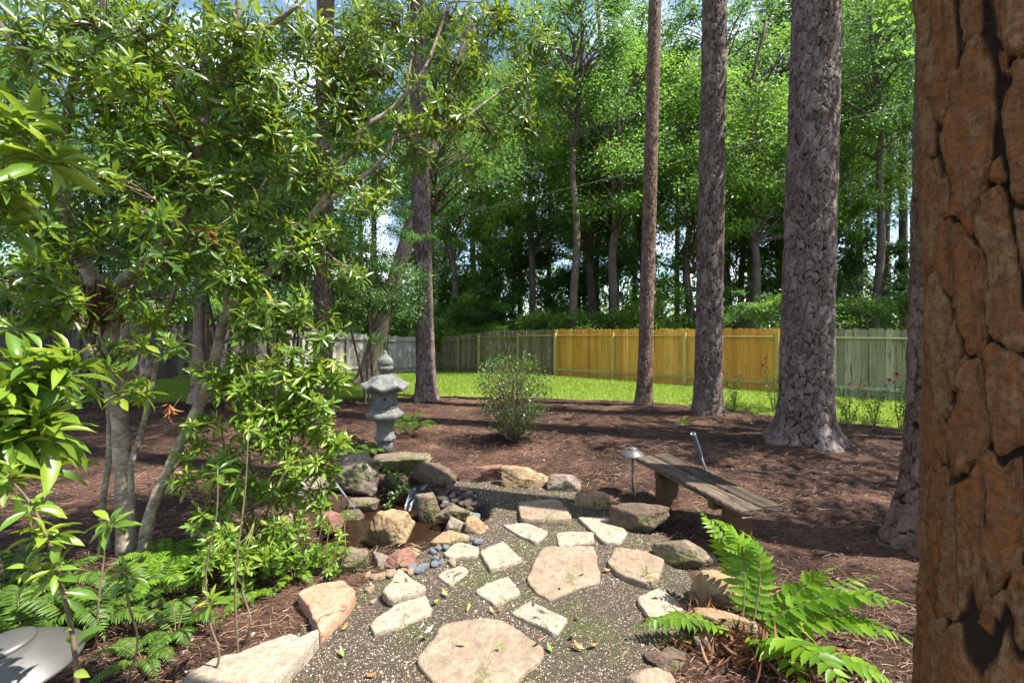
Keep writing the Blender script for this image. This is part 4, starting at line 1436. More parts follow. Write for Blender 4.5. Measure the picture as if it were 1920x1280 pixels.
# sticks lying on the mulch
for q, (px, py, L, a) in enumerate([(1450, 985, .35, .2), (1560, 960, .3, -.3), (1600, 1010, .28, .5), (1130, 815, .5, .1), (1410, 900, .4, -.2), (880, 800, .45, .3), (1580, 900, .3, .4), (1320, 850, .35, -.1), (150, 860, .4, .2), (330, 930, .4, -.3)]):
    g0 = G(px, py)
    g = Geo()
    pts = [(t * L, 0.02 * math.sin(t * 7 + q), 0.004 * math.sin(t * 9)) for t in np.linspace(-.5, .5, 8)]
    g.tube(pts, np.linspace(.006, .003, 8), 6)
    tag(ob('fallen_stick', g.mesh('fallen_stick', M_STEM if q % 2 else M_BLEG, True), None, (g0.x, g0.y, float(gz(g0.x, g0.y)) + 0.02), (0, 0.03, a)), 'thin dry stick lying on the mulch', 'stick', 'fallen sticks on the mulch')

# ------------------------------------------------------------------ pines
M_BARK_NEAR = bark_mat('near_pine_bark', [(0.30, (0.06, 0.032, 0.02)), (0.42, (0.14, 0.062, 0.027)), (0.54, (0.27, 0.105, 0.033)), (0.66, (0.20, 0.092, 0.040)), (0.84, (0.27, 0.15, 0.072))], (0.034, 0.022, 0.015), 48, flake=(0.075, 0.042, 0.026), fa=0.45, bd=0.018, edge=(0.22, 0.5), mot=0.5, fe=(0.50, 0.60), rim=(0.30, 0.185, 0.085))
M_BARK = bark_mat('pine_bark', [(0.24, (0.04, 0.027, 0.022)), (0.42, (0.09, 0.06, 0.049)), (0.58, (0.155, 0.115, 0.099)), (0.78, (0.25, 0.21, 0.195))], (0.018, 0.012, 0.010), 40, flake=(0.30, 0.25, 0.23))
M_BARK_RED = bark_mat('red_pine_bark', [(0.28, (0.06, 0.034, 0.026)), (0.5, (0.13, 0.078, 0.060)), (0.75, (0.21, 0.145, 0.12))], (0.016, 0.010, 0.008), 40)
M_BARK_PALE = bark_mat('pale_bark', [(0.2, (0.17, 0.12, 0.09)), (0.5, (0.27, 0.20, 0.155)), (0.8, (0.36, 0.29, 0.23))], (0.08, 0.055, 0.04), 40)
M_BARK_FAR = plain('far_trunk_bark', (0.085, 0.066, 0.055), 0.9, 0.2, 0.4, 3)
M_BARK_FAR2 = plain('far_pale_trunk_bark', (0.13, 0.10, 0.085), 0.9, 0.2, 0.4, 3)


def bark_trunk(base, r0, H, lean, nth, dz, zvis, pw, ph, depth, mat, seed, flare=0.0, fl_h=0.25, taper=0.35, curve=(0, 0), lobes=5, wmul=1.0, fw=0.35, ew=0.13, fwid=0.15, jg=1.0, tn=12.0, tw=0.45, tsh=0.16, jh=0.08):
    z = np.concatenate([np.arange(-0.15, zvis, dz), np.linspace(zvis, H, 24)])
    th = np.linspace(0, 2 * math.pi, nth, endpoint=False)
    Z, T = np.meshgrid(z, th, indexing='ij')
    Zf, Tf = Z.ravel(), T.ravel()
    zz = np.clip(Zf, 0, None)
    r = r0 * (1 - taper * zz / H) + flare * np.exp(-zz / fl_h) * (1 + 0.35 * np.cos(lobes * Tf + seed) + 0.2 * np.cos(3 * Tf + 2 * seed))
    r = r * (1 + 0.03 * np.cos(2 * Tf + seed))
    nu = max(5, int(round(2 * math.pi * r0 / pw)))
    kk = r0 / pw
    cyl = np.stack([np.cos(Tf) * kk, np.sin(Tf) * kk, Zf / ph], -1)
    wx = fbm(cyl * 0.9 + seed, 3) - 0.5
    wy = fbm(cyl * 0.9 + seed + 31, 3) - 0.5
    jag = fbm(cyl * np.array((7.0, 7.0, 9.0)) + seed, 3) - 0.5
    jag2 = fbm(cyl * np.array((3.0, 3.0, 4.0)) + seed + 77, 2) - 0.5
    u = Tf / (2 * math.pi) * nu + wx * 1.5 * wmul
    v = Zf / ph + wy * 1.5 * wmul
    f1, f2, c1 = voro(u, v, nu, seed)
    open_ = sstep(0.30, 0.62, fbm(cyl * 1.3 + seed + 9, 2))
    e = f2 - f1 + (jag * 0.16 + jag2 * 0.10) * jg
    plate = sstep(0.0, ew, e + 0.035 * (1 - open_))
    fur = np.abs(fbm(cyl * np.array((1.05, 1.05, 0.38)) + 3.7 * seed + np.stack([wx, wx, wy * 0.3], -1) * 0.8, 3) - 0.5) * 2 + jag * 0.07 * jg
    furrow = sstep(0.015, fwid, fur)
    big = plate * (1 - fw + fw * furrow)
    g1, g2, c2 = voro(u * 2 + 0.37 + jag2 * 2.2, v * 2.0 + 0.4 + jag2 * 2.2, nu * 2, seed + 50)
    e2 = sstep(0.0, 0.07, g2 - g1 + jag * 0.10)
    n1 = fbm(cyl * np.array((3.0, 3.0, 2.2)) + seed, 4)
    tq = (n1 + 0.10 * jag2 + 0.06 * jag) * tn + c1 * 5
    lev = np.floor(tq)
    te = tq - lev
    cid2 = _hash(lev.astype(np.int64), (c1 * 9999).astype(np.int64), np.full(lev.shape, seed))
    tedge = sstep(0.0, tsh, te)
    terr = (lev + tedge - c1 * 5) / tn - 0.5
    c2 = c2 * (1 - tw) + cid2 * tw
    e2 = np.minimum(e2 * (1 - tw) + tw, 1 - tw + tw * tedge)
    disp = depth * (big * (0.65 + 0.45 * c1) + (0.12 + 0.9 * tw) * terr * big + 0.26 * (1 - tw) * big * np.floor(c2 * 4) / 4 + 0.05 * e2 + (0.12 * jag2 + jh * jag) * jg) - depth
    fade = np.where(Zf > zvis, 0.3, 1.0)
    r = r + disp * fade
    t = zz
    X = r * np.cos(Tf) + lean[0] * t + curve[0] * np.sin(t / H * math.pi)
    Y = r * np.sin(Tf) + lean[1] * t + curve[1] * np.sin(t / H * math.pi)
    V = np.stack([X, Y, Zf], -1)
    m, n = len(z), nth
    i = np.arange(m - 1)[:, None] * n
    j = np.arange(n)[None]
    k = (j + 1) % n
    Q = np.stack([i + j, i + k, i + n + k, i + n + j], -1).reshape(-1, 4)
    cell = np.clip(0.6 * c1 + 0.4 * c2 * e2 + 0.0, 0, 1)
    return mk_mesh('trunk', V, Q, mat, True, {'crack': np.clip(big, 0, 1), 'cell': np.clip(0.35 * c1 + 0.65 * c2, 0, 1), 'flake': e2})


M_PINE_LEAF = leaf_mat('pine_needles', [(0.0, (0.03, 0.06, 0.018)), (0.5, (0.055, 0.10, 0.03)), (1.0, (0.10, 0.15, 0.045))], (0.16, 0.26, 0.05), 0.3, 0.5, 0.3)


def pine_crown(seed, z0, z1, rad, nclump, ntuft, L=0.24, wd=0.028, nn=5, sp=1.0):
    r = np.random.default_rng(seed)
    LS = Leaves()
    g = Geo()
    for c in range(nclump):
        t = r.random() ** 0.9
        z = z0 + (z1 - z0) * t
        R = rad * (1.05 - 0.75 * t) * (0.35 + 0.65 * r.random())
        a = r.uniform(0, 6.283)
        C = np.array((math.cos(a) * R, math.sin(a) * R, z + r.normal(0, 0.3)))
        g.tube([(0, 0, z - 0.25 * R), tuple(C * np.array((0.5, 0.5, 1)) + np.array((0, 0, -0.1))), tuple(C)], [0.05, 0.035, 0.015], 5, False)
        S = np.array((0.75, 0.75, 0.30)) * r.uniform(0.7, 1.3) * sp
        P = C + r.normal(0, 1, (ntuft, 3)) * S
        ax = unit(P - C + np.array((0, 0, 0.4)))
        for k in range(nn):
            A = ax + r.normal(0, 0.75, (ntuft, 3))
            LS.add(P, A, r.normal(0, 1, (ntuft, 3)), L * r.uniform(0.7, 1.2, ntuft), wd, np.clip(0.5 + 0.25 * (P[:, 2] - C[2]) + r.normal(0, 0.2, ntuft), 0, 1))
    return leaves_mesh('crown', LS.arr(), TPL_RHOMB, M_PINE_LEAF), g


PINE_CR, PINE_LIMB = [], []
for q in range(2):
    me, g = pine_crown(40 + q, 11.5, 19.5, 3.4, 50, 56, sp=0.62)
    PINE_CR.append(me)
    PINE_LIMB.append(g.mesh('limbs', M_BARK, True))


me, g = pine_crown(47, 11.5, 18.5, 3.6, 34, 60, wd=0.05, sp=0.42)
PINE_CR.append(me)
PINE_LIMB.append(g.mesh('limbs', M_BARK, True))


def pine(label, x, y, r0, lean, nth, dz, zvis, pw, ph, depth, mat, seed, flare, fl_h=0.22, H=24.5, crown=0, crot=0.0, **kw):
    root = thing('pine_tree', label, 'tree', (x, y, float(gz(x, y)) - 0.02))
    ob('trunk', bark_trunk((0, 0), r0, H, lean, nth, dz, zvis, pw, ph, depth, mat, seed, flare, fl_h, **kw), root)
    off = (lean[0] * 18, lean[1] * 18, 5.0)
    ob('crown', PINE_CR[crown], root, off, (0, 0, crot))
    ob('limbs', PINE_LIMB[crown], root, off, (0, 0, crot))
    return root


pine('huge orange-brown pine trunk cut off by the right picture edge', 1.305, 1.05, 0.232, (-0.03, 0.0), 300, 0.006, 2.5, 0.10, 0.30, 0.026, M_BARK_NEAR, 3, 0.13, 0.5, crot=1.0, wmul=1.1, fw=0.85, ew=0.12, fwid=0.13, jg=1.0, tn=15.0, tw=0.9, tsh=0.10, jh=0.34)
pine('dark pine trunk half hidden behind the huge orange one', 3.13, 3.30, 0.235, (0.03, 0.01), 130, 0.016, 4.0, 0.09, 0.17, 0.025, M_BARK_RED, 5, 0.12, 0.35, crown=1, crot=2.2)
pine('thick scaly-barked pine with flared base beyond the bench', 4.14, 6.45, 0.325, (0.028, 0.0), 190, 0.016, 6.4, 0.088, 0.15, 0.028, M_BARK, 8, 0.21, 0.20, crot=0.4)
pine('medium pine trunk rising between the big and slender pines', 3.63, 8.45, 0.235, (0.018, 0.0), 110, 0.021, 7.9, 0.085, 0.16, 0.026, M_BARK, 13, 0.06, 0.3, crown=1, crot=3.0)
pine('slender straight pine standing before the orange fence', 2.80, 9.65, 0.155, (0.022, 0.0), 76, 0.026, 8.8, 0.06, 0.10, 0.016, M_BARK_RED, 17, 0.055, 0.3, crot=4.0, curve=(0.05, 0))
pine('dark pine right of the stone lantern at the lawn edge', -1.94, 10.35, 0.215, (-0.028, 0.0), 88, 0.026, 9.5, 0.075, 0.13, 0.02, M_BARK, 23, 0.10, 0.3, crown=1, crot=5.0)
pine('reddish pine trunk behind the leafy evergreen tree', -3.75, 9.0, 0.185, (0.008, 0.0), 80, 0.026, 8.5, 0.075, 0.12, 0.018, M_BARK_RED, 29, 0.05, 0.3, crot=0.7)
# leaning pale tree and a flecked tree by the left fence
root = thing('leaning_tree', 'pale pinkish tree trunk leaning right in front of the left fence', 'tree', (-4.55, 14.0, 0))
ob('trunk', bark_trunk((0, 0), 0.27, 11, (0.30, 0.0), 70, 0.04, 7, 0.07, 0.09, 0.014, M_BARK_PALE, 31, 0.1, taper=0.5), root)
LEAN_ROOT = root
root = thing('flecked_tree', 'flecked brown tree trunk in front of the left grey fence', 'tree', (-7.0, 10.2, 0))
ob('trunk', bark_trunk((0, 0), 0.16, 10, (0.02, 0.0), 60, 0.04, 6, 0.06, 0.08, 0.012, M_BARK_PALE, 37, 0.08, taper=0.5), root)
FLECK_ROOT = root

# ------------------------------------------------------------------ woods behind the fence
M_LF_BRIGHT = leaf_mat('bright_leaf', [(0.0, (0.05, 0.12, 0.020)), (0.5, (0.115, 0.245, 0.032)), (1.0, (0.235, 0.38, 0.06))], (0.34, 0.58, 0.08), 0.46, 0.42, 0.4)
M_LF_MID = leaf_mat('mid_leaf', [(0.0, (0.035, 0.09, 0.024)), (0.5, (0.08, 0.185, 0.04)), (1.0, (0.17, 0.30, 0.065))], (0.26, 0.48, 0.09), 0.42, 0.40, 0.45)
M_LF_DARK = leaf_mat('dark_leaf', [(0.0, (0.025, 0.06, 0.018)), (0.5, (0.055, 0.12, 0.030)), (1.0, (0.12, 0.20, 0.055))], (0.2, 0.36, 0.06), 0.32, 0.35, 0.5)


def crown(seed, R, nclump, nleaf, L, mat, zc, hollow=0.25, limb_r=0.04, flat=0.55, ratio=0.55, limbmat=None, z0=None, csz=1.0):
    """an uneven crown of leaf clumps round limbs; returns crown mesh and limb geometry"""
    r = np.random.default_rng(seed)
    R = np.array(R, float)
    LS = Leaves()
    g = Geo()
    rot = r.uniform(0, 6.28)
    for c in range(nclump):
        d = unit(r.normal(0, 1, 3))
        q = hollow + (1 - hollow) * r.random() ** 0.5
        lump = 0.72 + 0.5 * vnoise((d * 1.6 + seed)[None])[0]
        C = d * q * lump * R + np.array((0, 0, zc))
        cs = csz * r.uniform(0.4, 1.1) * 0.30 * (R[0] + R[1]) / 2 * 0.8
        k = int(nleaf * r.uniform(0.5, 1.4))
        P = C + r.normal(0, 1, (k, 3)) * np.array((cs, cs, cs * flat)) * 0.62
        zb = (z0 if z0 is not None else zc - R[2] * 0.9)
        hd = math.hypot(C[0], C[1])
        zj = max(zb, C[2] - hd * r.uniform(0.25, 0.95) - 0.1)
        mid = np.array((C[0] * 0.45, C[1] * 0.45, (zj + C[2]) / 2 + 0.1 * R[2] * r.random()))
        cv = crom([(0, 0, zj, limb_r * 0.8), (*mid, limb_r * 0.45), (*C, limb_r * 0.15)], 3)
        g.tube(cv[:, :3], cv[:, 3], 5, False)
        out = unit(P - np.array((0, 0, zc)))
        A = r.normal(0, 1, (k, 3)) * np.array((1, 1, 0.55)) + out * 0.5 + np.array((0, 0, -0.25))
        N = np.array((0, 0, 1.0)) + r.normal(0, 0.55, (k, 3)) + out * 0.35
        ll = L * r.uniform(0.6, 1.3, k)
        tone = np.clip(0.45 + 0.35 * (vnoise((C * 0.7 + seed)[None])[0] - 0.5) + r.normal(0, 0.2, k), 0, 1)
        LS.add(P, A, N, ll, ll * ratio, tone)
    return leaves_mesh('crown', LS.arr(), TPL_RHOMB, mat), g


def far_tree_proto(seed, H, rt, R, zc, nclump, nleaf, L, mat, tm, lean=0.0, **kw):
    root = thing('forest_tree', 'x', 'tree', (0, 0, -200))
    me, g = crown(seed, R, nclump, nleaf, L, mat, zc, limb_r=rt * 0.35, **kw)
    r = np.random.default_rng(seed)
    pts = [(r.normal(0, 0.12) * t * 3, r.normal(0, 0.12) * t * 3, H * t - 0.2, rt * (1.15 - 0.85 * t)) for t in np.linspace(0, 1, 7)]
    cv = crom(pts, 4)
    gt = Geo()
    gt.tube(cv[:, :3], cv[:, 3], 10)
    ob('trunk', gt.mesh('trunk', tm, True), root)
    ob('limbs', g.mesh('limbs', tm, True), root)
    ob('crown', me, root)
    return root


PROTO = [
    far_tree_proto(101, 13, 0.16, (3.0, 3.0, 4.2), 8.6, 70, 300, 0.115, M_LF_BRIGHT, M_BARK_FAR2),
    far_tree_proto(102, 15, 0.20, (3.4, 3.4, 5.2), 9.5, 76, 300, 0.115, M_LF_MID, M_BARK_FAR),
    far_tree_proto(103, 11, 0.13, (2.6, 2.6, 3.8), 6.6, 62, 290, 0.105, M_LF_BRIGHT, M_BARK_FAR),
    far_tree_proto(104, 14, 0.18, (2.9, 2.9, 5.6), 8.0, 70, 290, 0.11, M_LF_MID, M_BARK_FAR),
    far_tree_proto(105, 9, 0.10, (2.3, 2.3, 3.4), 5.0, 58, 280, 0.10, M_LF_BRIGHT, M_BARK_FAR),
    far_tree_proto(106, 16, 0.15, (2.8, 2.8, 4.0), 12.0, 56, 290, 0.115, M_LF_MID, M_BARK_FAR2),
]
# unseen leafy trees added beyond the right edge so their limbs dapple the bed
for q, (x, y, sc_, lab) in enumerate(((7.9, 6.0, 1.15, 'added leafy tree unseen beyond the right edge dappling the mulch'), (8.3, 3.0, 0.95, 'added leafy tree unseen beside the huge trunk beyond the right edge'))):
    root = thing('added_shade_tree', lab, 'tree', (x, y, 0))
    root.scale = (sc_, sc_, sc_)
    root.rotation_euler = (0, 0, q * 2.0)
    if q == 0:
        me, g = crown(151, (2.9, 2.9, 2.2), 46, 105, 0.13, M_LF_BRIGHT, 7.2, limb_r=0.05, csz=0.75, z0=3.0)
        gm = g.mesh('limbs', M_BARK_FAR, True)
        gt = Geo()
        cv = crom([(0, 0, -0.2, .16), (0.1, 0, 2.5, .13), (-0.05, 0.1, 5, .1), (0, 0, 8.6, .03)], 5)
        gt.tube(cv[:, :3], cv[:, 3], 12)
        tm_ = gt.mesh('trunk', M_BARK_FAR, True)
    ob('trunk', tm_, root)
    ob('limbs', gm, root)
    ob('crown', me, root)
# a far pine prototype
pr = thing('far_pine', 'x', 'tree', (0, 0, -200))
gt = Geo()
gt.tube([(0, 0, -0.2), (0.05, 0, 6), (0.0, 0.05, 12), (0, 0, 20)], [0.24, 0.21, 0.17, 0.08], 12)
ob('trunk', gt.mesh('trunk', M_BARK_FAR2, True), pr)
me, g = pine_crown(77, 8.5, 21, 3.2, 70, 60, 0.3, 0.035)
ob('limbs', g.mesh('limbs', M_BARK_FAR, True), pr)
ob('crown', me, pr)
PROTO_PINE = pr


def shrub_proto(seed, R, zc, nclump, nleaf, L, mat, name='forest_shrub', stems=5, flat=0.6):
    root = thing(name, 'x', 'shrub', (0, 0, -200))
    me, g = crown(seed, R, nclump, nleaf, L, mat, zc, hollow=0.3, limb_r=0.02, z0=0.1, flat=flat, csz=1.1)
    r = np.random.default_rng(seed)
    gs = Geo()
    for k in range(stems):
        a = r.uniform(0, 6.28)
        gs.tube([(0.1 * math.cos(a), 0.1 * math.sin(a), -0.1), (0.25 * R[0] * math.cos(a), 0.25 * R[0] * math.sin(a), zc * 0.6), (0.5 * R[0] * math.cos(a), 0.5 * R[0] * math.sin(a), zc * 1.1)], [0.035, 0.025, 0.012], 6, False)
    ob('stems', gs.mesh('stems', M_BARK_FAR, True), root)
    ob('limbs', g.mesh('limbs', M_BARK_FAR, True), root)
    ob('crown', me, root)
    return root


SH = [shrub_proto(201, (1.6, 1.6, 1.7), 1.75, 42, 260, 0.11, M_LF_DARK), shrub_proto(202, (1.7, 1.7, 1.5), 1.6, 42, 260, 0.11, M_LF_BRIGHT), shrub_proto(203, (1.5, 1.5, 2.2), 2.2, 48, 250, 0.10, M_LF_MID)]

rr = random.Random(5)


def behind(t, off):
    """point behind the back fences: t along the chain 0..1, off metres beyond"""
    chain = [Vector((-22, 12)), Vector((*FL, )), Vector((*FC,)), Vector((*FB,)), Vector((*FA,)), Vector((*FD,)), Vector((*FE,)), Vector((20, 2.0))]
    Ls = [(b - a).length for a, b in zip(chain[:-1], chain[1:])]
    s = t * sum(Ls)
    for a, b, l in zip(chain[:-1], chain[1:], Ls):
        if s <= l:
            break
        s -= l
    p = a + (b - a) * (s / l)
    away = Vector((p.x * 0.75, p.y)).normalized()
    return p + away * off


first_used = set()


def where(x, y):
    px = x / y * FPX + CX
    w = 'the old board fence' if px < 300 else 'the sunlit grey fence' if px < 790 else 'the mossy fence' if px < 1040 else 'the slender pine' if px < 1240 else 'the orange fence' if px < 1480 else 'the greenish fence'
    return w, ('close behind ' if y < 23 else 'deep in the woods behind ')



def place(proto, x, y, rz, sc, label, group):
    if proto.name not in first_used:
        first_used.add(proto.name)
        o = proto
        o.location = (x, y, float(gz(x, y)) - 0.05)
        o.rotation_euler = (0, 0, rz)
        o.scale = sc
        tag(o, label, o['category'], group)
        return o
    return copy_tree(proto, (x, y, float(gz(x, y)) - 0.05), rz, sc, label, group=group)


GT = {0: 'bright green leafy tree in the woods behind the fence', 1: 'tall mid-green tree in the woods behind the fence', 2: 'low-branched bright green tree in the woods behind the fence', 3: 'dark green dense tree in the woods behind the fence', 4: 'small mid-green understory tree in the woods behind the fence', 5: 'slender tree with a high crown in the woods behind the fence'}
GS = {0: 'dark glossy shrub massed just behind the fence', 1: 'bright green shrub massed just behind the fence', 2: 'tall mid-green shrub massed just behind the fence'}
# understorey directly behind the fence
for i in range(40):
    t = 0.12 + 0.80 * (i + rr.uniform(-.4, .4)) / 40
    p = behind(t, rr.uniform(1.8, 4.5))
    k = rr.choice((0, 1, 1, 1, 2, 2))
    s = rr.uniform(0.75, 1.15)
    if p.x > 0:
        s *= 0.85
        p += Vector((0.8, 0.8))
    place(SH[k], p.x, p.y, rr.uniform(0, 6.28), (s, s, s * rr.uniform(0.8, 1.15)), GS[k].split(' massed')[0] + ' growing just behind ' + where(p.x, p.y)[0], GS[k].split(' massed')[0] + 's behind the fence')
for i in range(26):
    t = 0.20 + 0.66 * (i + rr.uniform(-.4, .4)) / 26
    p = behind(t, rr.uniform(6, 15))
    k = rr.choice((0, 1, 2, 2))
    s = rr.uniform(1.2, 1.8)
    if p.y < 19 and p.x > 0:
        p.x += 4
    place(SH[k], p.x, p.y, rr.uniform(0, 6.28), (s, s, s * rr.uniform(0.9, 1.3)), 'big ' + GS[k].split(' massed')[0] + ' deeper in the woods behind ' + where(p.x, p.y)[0], 'big undergrowth shrubs in the woods')
for px, D, k, s in ((1150, 20, 0, 1.25), (1300, 19, 2, 1.3), (1420, 18, 0, 1.05), (1640, 18, 5, 1.0), (1000, 24, 0, 1.2), (1560, 22, 0, 1.2), (1075, 19, 5, 1.12), (1350, 21, 5, 1.2), (1660, 21, 5, 1.25)):
    x = (px - CX) / FPX * D
    place(PROTO[k], x, D, rr.uniform(0, 6.28), (s, s, s), GT[k].split(' in the woods')[0] + ' ' + ''.join(where(x, D)[::-1]), GT[k].replace(' behind the fence', ''))
# three belts of trees
for (n, o0, o1, ks, smin, smax) in ((10, 2.0, 5.5, (4, 2, 0, 0), 0.75, 1.15), (14, 6, 12, (0, 1, 2, 3, 1, 5, 5, 0), 0.9, 1.3), (11, 13, 28, (1, 3, 5, 5, 1, 0), 1.0, 1.5)):
    for i in range(n):
        t = 0.06 + 0.84 * (i + rr.uniform(-.45, .45)) / n
        p = behind(t, rr.uniform(o0, o1))
        if o0 < 3 and p.x > 0:
            p += Vector((5, 6))
        k = rr.choice(ks)
        s = rr.uniform(smin, smax)
        if p.y < 19 and p.x > -1:
            p.x = max(p.x, 1.54 + (16.4 - p.y) * 1.235 + 0.60 * s * (13, 15, 11, 14, 9, 16)[k] + 3.5)
        place(PROTO[k], p.x, p.y, rr.uniform(0, 6.28), (s, s, s * rr.uniform(0.9, 1.15)), GT[k].split(' in the woods')[0] + ' ' + ''.join(where(p.x, p.y)[::-1]), GT[k].replace(' behind the fence', ''))
for i, (px, D, s) in enumerate([(1695, 24, 1.15), (1610, 30, 1.2), (1460, 26, 1.0), (1365, 32, 1.0), (975, 34, 1.1), (886, 30, 1.0), (1085, 40, 1.2), (1145, 36, 1.0), (1270, 38, 1.2), (808, 27, 1.0), (700, 30, 1.1), (1540, 36, 1.3), (930, 38, 1.0), (1030, 30, 0.9), (1190, 30, 1.0), (1405, 34, 1.1), (1650, 36, 1.2), (1120, 27, .8)]):
    x = (px - CX) / FPX * D
    place(PROTO_PINE, x, D, rr.uniform(0, 6.28), (s * 0.8, s * 0.8, s), 'tall far pine rising from the woods behind ' + where(x, D)[0], 'far pines in the woods')

# the distant woods: one far mass of foliage
n = 28000
ang = rng.uniform(-1.05, 1.05, n)
dist = rng.uniform(40, 60, n)
X_ = np.sin(ang) * dist
Y_ = np.cos(ang) * dist
lump = fbm(np.stack([X_ * 0.12, Y_ * 0.12, 0 * X_], -1), 3)
Z_ = rng.random(n) ** 1.6 * (3 + 10 * lump)
cl = np.round(np.stack([X_, Y_, Z_ * 1.4], -1) / 2.3)
keep = _hash(cl[:, 0].astype(np.int64), cl[:, 1].astype(np.int64), cl[:, 2].astype(np.int64)) > 0.2
P = np.stack([X_, Y_, Z_], -1)[keep]
LSd = Leaves()
k = len(P)
LSd.add(P, rng.normal(0, 1, (k, 3)), np.array((0, -0.3, 1.0)) + rng.normal(0, 0.6, (k, 3)), rng.uniform(0.35, 0.75, k), rng.uniform(0.2, 0.4, k), np.clip(rng.normal(0.5, 0.25, k), 0, 1))
o = ob('distant_woods', leaves_mesh('distant_woods', LSd.arr(), TPL_RHOMB, M_LF_BRIGHT), kind='stuff')
o['label'] = 'dim far woods seen between the trees'

# crowns of the two left fence trees
for root, seed, R, zc, lean in ((LEAN_ROOT, 61, (2.6, 2.6, 2.6), 7.5, 2.2), (FLECK_ROOT, 62, (2.4, 2.4, 2.8), 6.5, 0.1)):
    me, g = crown(seed, R, 60, 240, 0.10, M_LF_MID, zc, limb_r=0.05)
    ob('crown', me, root, (lean, 0, 0))
    ob('limbs', g.mesh('limbs', M_BARK_PALE, True), root, (lean, 0, 0))
# slim understory trees between the lantern and the left fence
UT = []
root = thing('understory_tree', 'fine-leaved understory tree with thin dark stems behind the lantern', 'tree', (0, 0, -100), group='fine-leaved understory trees')
me, g = crown(301, (1.5, 1.5, 1.9), 85, 190, 0.07, M_LF_MID, 3.2, limb_r=0.010, z0=0.9)
gs = Geo()
for a, l in ((0.3, 0.5), (1.9, 0.35), (3.3, 0.6), (4.6, 0.3)):
    cv = crom([(0.12 * math.cos(a), 0.12 * math.sin(a), -0.1, 0.03), (0.3 * math.cos(a), 0.3 * math.sin(a), 1.0, 0.026), (l * math.cos(a + .3), l * math.sin(a + .3), 2.4, 0.02), (l * 1.5 * math.cos(a), l * 1.5 * math.sin(a), 4.2, 0.008)], 5)
    gs.tube(cv[:, :3], cv[:, 3], 7)
ob('stems', gs.mesh('stems', M_BARK_FAR, True), root)
ob('limbs', g.mesh('limbs', M_BARK_FAR, True), root)
ob('crown', me, root)
uts = [(-2.95, 9.6, 0.85, 'fine-leaved understory tree with thin dark stems behind the lantern'), (-4.6, 8.6, 1.15, 'fine-leaved understory tree left of the reddish pine'), (-6.2, 9.8, 1.35, 'fine-leaved understory tree beside the flecked trunk'), (-8.6, 9.2, 1.4, 'fine-leaved understory tree shading the left bed'), (-10.2, 10.6, 1.5, 'fine-leaved understory tree before the old board fence'), (-6.6, 13.2, 1.6, 'fine-leaved understory tree at the middle of the left lawn')]
for q, (x, y, s, lab) in enumerate(uts):
    if q == 0:
        root.location = (x, y, 0)
        root.scale = (s, s, s)
        root['label'] = lab
    else:
        copy_tree(root, (x, y, 0), q * 1.1, (s, s, s), lab)

# ------------------------------------------------------------------ near broadleaf plants
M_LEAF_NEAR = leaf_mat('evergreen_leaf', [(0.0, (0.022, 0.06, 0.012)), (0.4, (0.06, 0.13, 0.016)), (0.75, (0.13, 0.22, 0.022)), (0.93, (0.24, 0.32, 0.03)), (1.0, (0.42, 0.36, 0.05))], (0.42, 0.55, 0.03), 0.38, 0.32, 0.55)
M_LEAF_YOUNG = leaf_mat('young_leaf', [(0.0, (0.05, 0.12, 0.015)), (0.5, (0.12, 0.22, 0.022)), (0.92, (0.26, 0.34, 0.04)), (1.0, (0.45, 0.40, 0.06))], (0.42, 0.52, 0.04), 0.36, 0.35, 0.5)
M_LEAF_SMALL = leaf_mat('small_leaf', [(0.0, (0.02, 0.05, 0.012)), (0.5, (0.05, 0.105, 0.02)), (1.0, (0.11, 0.17, 0.035))], (0.2, 0.34, 0.04), 0.3, 0.35, 0.5)
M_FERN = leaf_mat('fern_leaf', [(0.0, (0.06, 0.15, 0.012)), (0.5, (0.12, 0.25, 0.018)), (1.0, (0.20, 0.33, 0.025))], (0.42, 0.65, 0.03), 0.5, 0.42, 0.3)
M_FERN_DARK = leaf_mat('shaded_fern_leaf', [(0.0, (0.03, 0.075, 0.010)), (0.5, (0.06, 0.125, 0.014)), (1.0, (0.11, 0.19, 0.022))], (0.26, 0.42, 0.03), 0.35, 0.45, 0.35)  # darker copy of the fern green, shade of the bed put into the colour
M_DEAD = leaf_mat('dead_leaf', [(0.0, (0.14, 0.045, 0.02)), (0.5, (0.27, 0.09, 0.035)), (1.0, (0.42, 0.22, 0.10))], (0.5, 0.2, 0.06), 0.3, 0.6, 0.3)
M_STRAWCL = leaf_mat('hanging_straw', [(0.0, (0.10, 0.04, 0.02)), (1.0, (0.26, 0.13, 0.07))], (0.3, 0.15, 0.06), 0.1, 0.7, 0.2)
m, nt = new_mat('smooth_bark')
co = objco(nt, (1, 1, 1))
nb = noise(nt, co, 7, 5, 0.6)
nb2 = noise(nt, nd(nt, 'ShaderNodeMapping', {'Vector': co, 'Scale': (1, 1, 2.0)}).outputs[0], 24, 4, 0.65)
c = ramp(nt, math_(nt, 'ADD', math_(nt, 'MULTIPLY', nb, 0.5), math_(nt, 'MULTIPLY', nb2, 0.5)), [(0.36, (0.09, 0.068, 0.045)), (0.5, (0.23, 0.185, 0.125)), (0.62, (0.42, 0.355, 0.26))])
M_SMOOTH = finish(m, nt, c, 0.8, math_(nt, 'ADD', nb, nb2), 0.35, 0.006, 0.25)
M_TWIG = plain('twig_bark', (0.14, 0.10, 0.065), 0.8, 0.25, 0.4, 30)
M_GREENTWIG = plain('green_twig', (0.16, 0.17, 0.05), 0.7, 0.3, 0.3, 30)


def limbs_px(rows, k=6):
    """rows of (px, py, D, radius)"""
    P = []
    for px, py, D, r in rows:
        w = W(px, py, D)
        P.append((w.x, w.y, w.z, r * 0.70))
    return crom(P, k)


